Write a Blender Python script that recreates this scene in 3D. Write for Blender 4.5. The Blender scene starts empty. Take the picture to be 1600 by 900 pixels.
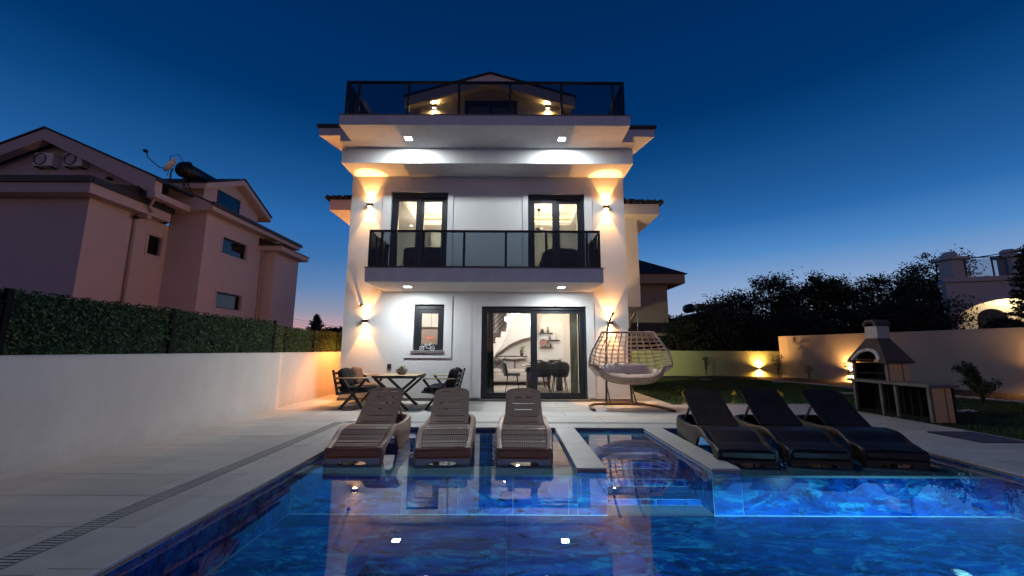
import bpy, bmesh, math, random
from mathutils import Vector, Matrix, noise
R = math.radians
rnd = random.Random(7)
scn = bpy.context.scene
col = scn.collection

# ------------------------------------------------------------------ camera
cd = bpy.data.cameras.new('camera')
cam = bpy.data.objects.new('camera', cd)
col.objects.link(cam)
cd.sensor_width = 36.0
cd.lens = 14.0
cd.clip_start = 0.05
cd.clip_end = 5000
cam.matrix_world = Matrix.Translation((0, 0, 1.23)) @ Matrix.Rotation(R(90 + 8.86), 4, 'X') @ Matrix.Rotation(R(0.25), 4, 'Z')
scn.camera = cam
scn.view_settings.view_transform = 'Standard'
scn.view_settings.look = 'None'
scn.view_settings.exposure = 0.0
scn.view_settings.gamma = 1.0
scn.cycles.use_denoising = True
scn.cycles.max_bounces = 8
scn.cycles.diffuse_bounces = 3
scn.cycles.glossy_bounces = 4
scn.cycles.transparent_max_bounces = 16
scn.cycles.sample_clamp_indirect = 3.0
scn.cycles.caustics_reflective = False
scn.cycles.caustics_refractive = False

# ------------------------------------------------------------------ dusk sky
world = bpy.data.worlds.new('World')
scn.world = world
world.use_nodes = True
wt = world.node_tree
wt.nodes.clear()
def s2l(c):
    return tuple(((v / 255) / 12.92 if v / 255 <= 0.04045 else ((v / 255 + 0.055) / 1.055) ** 2.4) for v in c)
wn = wt.nodes.new
tc = wn('ShaderNodeTexCoord')
sx = wn('ShaderNodeSeparateXYZ')
wt.links.new(tc.outputs['Generated'], sx.inputs[0])
def ramp(stops):
    r = wn('ShaderNodeValToRGB')
    el = r.color_ramp.elements
    while len(el) > 1:
        el.remove(el[0])
    el[0].position = stops[0][0]
    el[0].color = (*s2l(stops[0][1]), 1)
    for p, c in stops[1:]:
        e = el.new(p)
        e.color = (*s2l(c), 1)
    wt.links.new(sx.outputs['Z'], r.inputs[0])
    return r
upper = [(0.28, (42, 104, 172)), (0.335, (31, 89, 150)), (0.42, (13, 71, 129)), (0.50, (0, 52, 106)), (0.62, (0, 45, 98)), (0.80, (0, 36, 80)), (1.0, (0, 30, 68))]
ra = ramp([(0.0, (214, 158, 146)), (0.05, (196, 158, 165)), (0.085, (142, 146, 168)), (0.14, (94, 130, 178)), (0.21, (58, 112, 172))] + upper)
rb = ramp([(0.0, (178, 172, 182)), (0.05, (168, 180, 208)), (0.085, (160, 178, 210)), (0.14, (136, 165, 206)), (0.21, (80, 137, 197))] + upper)
rc = ramp([(0.0, (196, 148, 138)), (0.08, (170, 134, 142)), (0.18, (118, 106, 134)), (0.32, (62, 76, 114)), (0.50, (20, 52, 98)), (0.75, (2, 38, 82)), (1.0, (0, 30, 68))])
mr = wn('ShaderNodeMapRange')
mr.inputs['From Min'].default_value = -0.5
mr.inputs['From Max'].default_value = 0.5
wt.links.new(sx.outputs['X'], mr.inputs['Value'])
mx = wn('ShaderNodeMix')
mx.data_type = 'RGBA'
wt.links.new(mr.outputs[0], mx.inputs['Factor'])
wt.links.new(ra.outputs[0], mx.inputs['A'])
wt.links.new(rb.outputs[0], mx.inputs['B'])
bg = wn('ShaderNodeBackground')
# behind the viewer the dusk band stands higher and pinker than ahead
mb_ = wn('ShaderNodeMapRange')
mb_.inputs['From Min'].default_value = 0.15
mb_.inputs['From Max'].default_value = -0.75
wt.links.new(sx.outputs['Y'], mb_.inputs['Value'])
my = wn('ShaderNodeMix')
my.data_type = 'RGBA'
wt.links.new(mb_.outputs[0], my.inputs['Factor'])
wt.links.new(mx.outputs['Result'], my.inputs['A'])
wt.links.new(rc.outputs[0], my.inputs['B'])
bg.inputs['Strength'].default_value = 1.0
wt.links.new(my.outputs['Result'], bg.inputs['Color'])
wo = wn('ShaderNodeOutputWorld')
wt.links.new(bg.outputs[0], wo.inputs['Surface'])

# lamp strengths (watts), all of them in one place
P_DOWN_LOW, P_DOWN_TOP = 56, 78
P_UPDOWN, P_SIDE, P_TERRACE, P_GARDEN = 190, 330, 330, 230
P_POOL = 820
P_LIVING, P_KITCHEN, P_BED = 115, 150, 80
WARM = (1.0, 0.45, 0.12)
COOL = (0.86, 0.96, 1.0)

# ------------------------------------------------------------------ helpers
class MB:
    """collects shapes that become one mesh object"""
    def __init__(self):
        self.v, self.f = [], []
    def add(self, vs, fs):
        n = len(self.v)
        self.v += [tuple(p) for p in vs]
        self.f += [tuple(i + n for i in f) for f in fs]
        return self
    def box(self, x0, x1, y0, y1, z0, z1):
        vs = [(x, y, z) for z in (z0, z1) for y in (y0, y1) for x in (x0, x1)]
        return self.add(vs, [(0, 2, 3, 1), (4, 5, 7, 6), (0, 1, 5, 4), (2, 6, 7, 3), (0, 4, 6, 2), (1, 3, 7, 5)])
    def bbox(self, x0, x1, y0, y1, z0, z1, b=0.01):
        """box with chamfered edges"""
        bm = bmesh.new()
        bmesh.ops.create_cube(bm, size=1)
        for v in bm.verts:
            v.co = Vector(((x0 + x1) / 2 + v.co.x * (x1 - x0), (y0 + y1) / 2 + v.co.y * (y1 - y0), (z0 + z1) / 2 + v.co.z * (z1 - z0)))
        bmesh.ops.bevel(bm, geom=bm.edges[:], offset=b, segments=1, affect='EDGES')
        bm.verts.ensure_lookup_table()
        self.add([v.co for v in bm.verts], [[v.index for v in f.verts] for f in bm.faces])
        bm.free()
        return self
    def bar(self, a, b, w, h, up=(0, 0, 1)):
        """rectangular bar from a to b"""
        a, b = Vector(a), Vector(b)
        d = (b - a).normalized()
        s = d.cross(Vector(up))
        if s.length < 1e-4:
            s = d.cross(Vector((0, 1, 0)))
        s.normalize()
        u = s.cross(d).normalized()
        vs = []
        for p in (a, b):
            for i, j in ((-1, -1), (1, -1), (1, 1), (-1, 1)):
                vs.append(p + s * (i * w / 2) + u * (j * h / 2))
        return self.add(vs, [(0, 1, 2, 3), (7, 6, 5, 4), (0, 4, 5, 1), (1, 5, 6, 2), (2, 6, 7, 3), (3, 7, 4, 0)])
    def tube(self, pts, r, n=8, closed=False, cap=True):
        pts = [Vector(p) for p in pts]
        rs = r if isinstance(r, (list, tuple)) else [r] * len(pts)
        m = len(pts)
        vs, fs = [], []
        prev = None
        for i, p in enumerate(pts):
            if closed:
                d = pts[(i + 1) % m] - pts[i - 1]
            else:
                d = pts[min(i + 1, m - 1)] - pts[max(i - 1, 0)]
            if d.length < 1e-7:
                d = Vector((0, 0, 1))
            d.normalize()
            if prev is None:
                s = d.cross(Vector((0, 0, 1)))
                if s.length < 1e-3:
                    s = d.cross(Vector((0, 1, 0)))
            else:
                s = prev - d * prev.dot(d)
                if s.length < 1e-4:
                    s = d.cross(Vector((0, 0, 1)))
            s.normalize()
            prev = s
            u = d.cross(s)
            for k in range(n):
                a = 2 * math.pi * k / n
                vs.append(p + (s * math.cos(a) + u * math.sin(a)) * rs[i])
        for i in range(m if closed else m - 1):
            j = (i + 1) % m
            for k in range(n):
                l = (k + 1) % n
                fs.append((i * n + k, i * n + l, j * n + l, j * n + k))
        if cap and not closed:
            fs.append(tuple(range(n))[::-1])
            fs.append(tuple((m - 1) * n + k for k in range(n)))
        return self.add(vs, fs)
    def lathe(self, prof, c=(0, 0, 0), n=20, axis='Z'):
        vs, fs = [], []
        for r, z in prof:
            for k in range(n):
                a = 2 * math.pi * k / n
                p = (r * math.cos(a), r * math.sin(a), z)
                if axis == 'Y':
                    p = (p[0], z, p[1])
                elif axis == 'X':
                    p = (z, p[0], p[1])
                vs.append((c[0] + p[0], c[1] + p[1], c[2] + p[2]))
        for i in range(len(prof) - 1):
            for k in range(n):
                l = (k + 1) % n
                fs.append((i * n + k, i * n + l, (i + 1) * n + l, (i + 1) * n + k))
        return self.add(vs, fs)
    def prism(self, pts, a, b, axis='Y'):
        """polygon (two coordinates) extruded along an axis from a to b"""
        n = len(pts)
        def P(p, t):
            if axis == 'Y':
                return (p[0], t, p[1])
            if axis == 'X':
                return (t, p[0], p[1])
            return (p[0], p[1], t)
        vs = [P(p, a) for p in pts] + [P(p, b) for p in pts]
        fs = [tuple(range(n)), tuple(range(2 * n - 1, n - 1, -1))]
        fs += [(i, i + n, (i + 1) % n + n, (i + 1) % n) for i in range(n)]
        return self.add(vs, fs)
    def blob(self, c, r, e=1.0, nu=16, nv=10, rough=0.0, seed=0, rot=None):
        """cushion / pebble: superellipsoid with exponent e"""
        vs, fs = [], []
        def sg(v):
            return math.copysign(abs(v) ** e, v)
        for j in range(nv + 1):
            t = -math.pi / 2 + math.pi * j / nv
            for i in range(nu):
                a = 2 * math.pi * i / nu
                p = Vector((sg(math.cos(t)) * sg(math.cos(a)) * r[0], sg(math.cos(t)) * sg(math.sin(a)) * r[1], sg(math.sin(t)) * r[2]))
                if rough:
                    p *= 1 + rough * noise.noise(p * (3 / max(r)) + Vector((seed, 0, 0)))
                if rot:
                    p = rot @ p
                vs.append(Vector(c) + p)
        for j in range(nv):
            for i in range(nu):
                k = (i + 1) % nu
                fs.append((j * nu + i, j * nu + k, (j + 1) * nu + k, (j + 1) * nu + i))
        return self.add(vs, fs)
    def build(self, name, mat=None, parent=None, smooth=False, loc=None, fix=True):
        me = bpy.data.meshes.new(name)
        me.from_pydata(self.v, [], self.f)
        if fix and len(self.f) < 30000:
            bm = bmesh.new()
            bm.from_mesh(me)
            bmesh.ops.recalc_face_normals(bm, faces=bm.faces)
            bm.to_mesh(me)
            bm.free()
        if mat:
            me.materials.append(mat)
        if smooth:
            me.polygons.foreach_set('use_smooth', [True] * len(me.polygons))
            if smooth != 2:
                me.set_sharp_from_angle(angle=R(40))
        o = bpy.data.objects.new(name, me)
        col.objects.link(o)
        if parent:
            o.parent = parent
        if loc:
            o.location = loc
        return o

def tag(o, label=None, cat=None, group=None, kind=None):
    if label: o['label'] = label
    if cat: o['category'] = cat
    if group: o['group'] = group
    if kind: o['kind'] = kind
    return o
def empty(name, loc=(0, 0, 0), rz=0, label=None, cat=None, group=None, kind=None):
    o = bpy.data.objects.new(name, None)
    o.location = loc
    o.rotation_euler = (0, 0, rz)
    o.empty_display_size = 0.1
    col.objects.link(o)
    return tag(o, label, cat, group, kind)
def kids(o):
    return [c for c in bpy.data.objects if c.parent == o]
def copy_tree(o, parent=None):
    c = o.copy()
    col.objects.link(c)
    c.parent = parent
    for ch in kids(o):
        copy_tree(ch, c)
    return c
def inst(name, me, parent, loc=(0, 0, 0), rot=None):
    o = bpy.data.objects.new(name, me)
    o.parent = parent
    o.location = loc
    if rot: o.rotation_euler = rot
    col.objects.link(o)
    return o

# ------------------------------------------------------------------ materials
def mat(name, base, rough=0.6, metal=0.0, spec=0.5, var=0.0, vscale=6.0, bump=0.0, bscale=60.0, detail=6, coat=0.0, base2=None, objrand=0.0, stretch=None, world_co=False, sheen=0.0, dirt=0.0):
    m = bpy.data.materials.new(name)
    m.use_nodes = True
    t = m.node_tree
    b = t.nodes['Principled BSDF']
    b.inputs['Base Color'].default_value = (*base, 1)
    b.inputs['Roughness'].default_value = rough
    b.inputs['Metallic'].default_value = metal
    b.inputs['Specular IOR Level'].default_value = spec
    b.inputs['Coat Weight'].default_value = coat
    b.inputs['Sheen Weight'].default_value = sheen
    src = None
    if var or bump:
        if world_co:
            g = t.nodes.new('ShaderNodeNewGeometry'); out = g.outputs['Position']
        else:
            g = t.nodes.new('ShaderNodeTexCoord'); out = g.outputs['Object']
        if stretch:
            mp = t.nodes.new('ShaderNodeMapping')
            mp.inputs['Scale'].default_value = stretch
            t.links.new(out, mp.inputs['Vector']); out = mp.outputs['Vector']
        src = out
    if var:
        n = t.nodes.new('ShaderNodeTexNoise')
        n.inputs['Scale'].default_value = vscale
        n.inputs['Detail'].default_value = detail
        n.inputs['Roughness'].default_value = 0.6
        t.links.new(src, n.inputs['Vector'])
        r = t.nodes.new('ShaderNodeMapRange')
        r.inputs['From Min'].default_value = 0.3
        r.inputs['From Max'].default_value = 0.7
        t.links.new(n.outputs['Fac'], r.inputs['Value'])
        x = t.nodes.new('ShaderNodeMix'); x.data_type = 'RGBA'
        t.links.new(r.outputs[0], x.inputs['Factor'])
        c2 = base2 or tuple(v * (1 - var) for v in base)
        x.inputs['A'].default_value = (*base, 1)
        x.inputs['B'].default_value = (*c2, 1)
        last = x.outputs['Result']
        if dirt:      # splash dirt with its own ragged outline along the foot of the wall
            gp = t.nodes.new('ShaderNodeNewGeometry'); sp = t.nodes.new('ShaderNodeSeparateXYZ')
            t.links.new(gp.outputs['Position'], sp.inputs[0])
            nd = t.nodes.new('ShaderNodeTexNoise'); nd.inputs['Scale'].default_value = 5; nd.inputs['Detail'].default_value = 8
            t.links.new(gp.outputs['Position'], nd.inputs['Vector'])
            ml = t.nodes.new('ShaderNodeMath'); ml.operation = 'MULTIPLY_ADD'; ml.inputs[1].default_value = -.5
            t.links.new(nd.outputs['Fac'], ml.inputs[0]); t.links.new(sp.outputs['Z'], ml.inputs[2])
            md = t.nodes.new('ShaderNodeMapRange')
            md.inputs['From Min'].default_value = .0; md.inputs['From Max'].default_value = -.25; md.inputs['To Max'].default_value = dirt
            t.links.new(ml.outputs[0], md.inputs['Value'])
            xd = t.nodes.new('ShaderNodeMix'); xd.data_type = 'RGBA'
            t.links.new(md.outputs[0], xd.inputs['Factor']); t.links.new(last, xd.inputs['A'])
            xd.inputs['B'].default_value = (.26, .22, .18, 1)
            last = xd.outputs['Result']
        if objrand:
            oi = t.nodes.new('ShaderNodeObjectInfo')
            rr = t.nodes.new('ShaderNodeMapRange')
            rr.inputs['To Min'].default_value = 1 - objrand
            rr.inputs['To Max'].default_value = 1 + objrand
            t.links.new(oi.outputs['Random'], rr.inputs['Value'])
            h = t.nodes.new('ShaderNodeHueSaturation')
            t.links.new(rr.outputs[0], h.inputs['Value'])
            t.links.new(last, h.inputs['Color'])
            last = h.outputs[0]
        t.links.new(last, b.inputs['Base Color'])
        r2 = t.nodes.new('ShaderNodeMapRange')
        r2.inputs['To Min'].default_value = max(rough - 0.08, 0.02)
        r2.inputs['To Max'].default_value = min(rough + 0.1, 1)
        t.links.new(n.outputs['Fac'], r2.inputs['Value'])
        t.links.new(r2.outputs[0], b.inputs['Roughness'])
    if bump:
        n2 = t.nodes.new('ShaderNodeTexNoise')
        n2.inputs['Scale'].default_value = bscale
        n2.inputs['Detail'].default_value = 4
        t.links.new(src, n2.inputs['Vector'])
        bp = t.nodes.new('ShaderNodeBump')
        bp.inputs['Strength'].default_value = 1.0
        bp.inputs['Distance'].default_value = bump
        t.links.new(n2.outputs['Fac'], bp.inputs['Height'])
        t.links.new(bp.outputs[0], b.inputs['Normal'])
    return m
def emis(name, c, s, base=(0.8, 0.8, 0.8)):
    m = mat(name, base, 0.4)
    b = m.node_tree.nodes['Principled BSDF']
    b.inputs['Emission Color'].default_value = (*c, 1)
    b.inputs['Emission Strength'].default_value = s
    return m
def glass(name, tint=(0.95, 0.97, 0.97), ior=1.45, bump=0.0, spec_mul=1.0):
    """thin pane: clear or tinted, with Fresnel reflection"""
    m = bpy.data.materials.new(name)
    m.use_nodes = True
    t = m.node_tree
    t.nodes.clear()
    tr = t.nodes.new('ShaderNodeBsdfTransparent'); tr.inputs[0].default_value = (*tint, 1)
    gl = t.nodes.new('ShaderNodeBsdfGlossy'); gl.inputs['Roughness'].default_value = 0.0
    fr = t.nodes.new('ShaderNodeFresnel'); fr.inputs[0].default_value = ior
    mxs = t.nodes.new('ShaderNodeMixShader')
    o = t.nodes.new('ShaderNodeOutputMaterial')
    f = fr.outputs[0]
    if spec_mul != 1:
        mm = t.nodes.new('ShaderNodeMath'); mm.operation = 'MULTIPLY'; mm.use_clamp = True
        mm.inputs[1].default_value = spec_mul
        t.links.new(f, mm.inputs[0]); f = mm.outputs[0]
    t.links.new(f, mxs.inputs[0]); t.links.new(tr.outputs[0], mxs.inputs[1]); t.links.new(gl.outputs[0], mxs.inputs[2])
    t.links.new(mxs.outputs[0], o.inputs[0])
    if bump:
        g = t.nodes.new('ShaderNodeNewGeometry')
        n = t.nodes.new('ShaderNodeTexNoise'); n.inputs['Scale'].default_value = 2.2; n.inputs['Detail'].default_value = 2
        t.links.new(g.outputs['Position'], n.inputs['Vector'])
        b = t.nodes.new('ShaderNodeBump'); b.inputs['Distance'].default_value = bump
        t.links.new(n.outputs['Fac'], b.inputs['Height'])
        t.links.new(b.outputs[0], gl.inputs['Normal'])
        t.links.new(b.outputs[0], fr.inputs['Normal'])
    return m

def marble():
    m = bpy.data.materials.new('blue_marble_tile')
    m.use_nodes = True
    t = m.node_tree
    N, L = t.nodes.new, t.links.new
    b = t.nodes['Principled BSDF']
    b.inputs['Roughness'].default_value = 0.25
    g = N('ShaderNodeNewGeometry')
    oi = N('ShaderNodeObjectInfo')
    mul = N('ShaderNodeVectorMath'); mul.operation = 'SCALE'; mul.inputs['Scale'].default_value = 0.35
    cmb = N('ShaderNodeCombineXYZ')
    for k in range(3): L(oi.outputs['Random'], cmb.inputs[k])
    L(cmb.outputs[0], mul.inputs[0])
    add = N('ShaderNodeVectorMath'); add.operation = 'ADD'
    L(g.outputs['Position'], add.inputs[0]); L(mul.outputs[0], add.inputs[1])
    mp = N('ShaderNodeMapping'); mp.inputs['Rotation'].default_value = (0.35, -0.3, R(-33)); mp.inputs['Scale'].default_value = (0.9, 2.3, 2.3)
    L(add.outputs[0], mp.inputs['Vector'])
    def nz(sc, det, dist, rough=0.62):
        n = N('ShaderNodeTexNoise'); n.inputs['Scale'].default_value = sc; n.inputs['Detail'].default_value = det
        n.inputs['Distortion'].default_value = dist; n.inputs['Roughness'].default_value = rough
        L(mp.outputs[0], n.inputs['Vector']); return n.outputs['Fac']
    def rp(src, stops):
        r = N('ShaderNodeValToRGB'); el = r.color_ramp.elements
        while len(el) > 1: el.remove(el[0])
        el[0].position = stops[0][0]; el[0].color = (*stops[0][1], 1)
        for p, c in stops[1:]:
            e = el.new(p); e.color = (*c, 1)
        L(src, r.inputs[0]); return r.outputs[0]
    a = rp(nz(1.5, 8, 1.1), [(0.32, (0.001, 0.006, 0.05)), (0.42, (0.001, 0.036, 0.24)), (0.55, (0.002, 0.095, 0.50)), (0.68, (0.004, 0.18, 0.70))])
    v = rp(nz(2.2, 12, 1.5, 0.78), [(0.49, (0, 0, 0)), (0.54, (0.3, 0.3, 0.3)), (0.60, (1, 1, 1))])
    x = N('ShaderNodeMix'); x.data_type = 'RGBA'
    L(v, x.inputs['Factor']); L(a, x.inputs['A']); x.inputs['B'].default_value = (0.04, 0.42, 0.78, 1)
    d = rp(nz(2.4, 12, 1.4, 0.74), [(0.40, (1, 1, 1)), (0.47, (0, 0, 0))])
    y = N('ShaderNodeMix'); y.data_type = 'RGBA'
    L(d, y.inputs['Factor']); L(x.outputs['Result'], y.inputs['A']); y.inputs['B'].default_value = (0.001, 0.006, 0.03, 1)
    L(y.outputs['Result'], b.inputs['Base Color'])
    return m

def weave(name, base, scale=70.0, rough=0.45, bump=0.004, dark=0.45, spec=0.5):
    m = bpy.data.materials.new(name)
    m.use_nodes = True
    t = m.node_tree
    N, L = t.nodes.new, t.links.new
    b = t.nodes['Principled BSDF']
    b.inputs['Roughness'].default_value = rough
    b.inputs['Specular IOR Level'].default_value = spec
    tcn = N('ShaderNodeTexCoord')
    ch = []
    for ax in ('X', 'Y'):
        w = N('ShaderNodeTexWave'); w.bands_direction = ax; w.inputs['Scale'].default_value = scale
        w.inputs['Distortion'].default_value = 0.6
        L(tcn.outputs['Object'], w.inputs['Vector']); ch.append(w.outputs['Fac'])
    ck = N('ShaderNodeMath'); ck.operation = 'MULTIPLY'
    L(ch[0], ck.inputs[0]); L(ch[1], ck.inputs[1])
    x = N('ShaderNodeMix'); x.data_type = 'RGBA'
    L(ck.outputs[0], x.inputs['Factor'])
    x.inputs['A'].default_value = (*[v * dark for v in base], 1); x.inputs['B'].default_value = (*base, 1)
    L(x.outputs['Result'], b.inputs['Base Color'])
    bp = N('ShaderNodeBump'); bp.inputs['Distance'].default_value = bump
    L(ck.outputs[0], bp.inputs['Height']); L(bp.outputs[0], b.inputs['Normal'])
    return m

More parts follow.
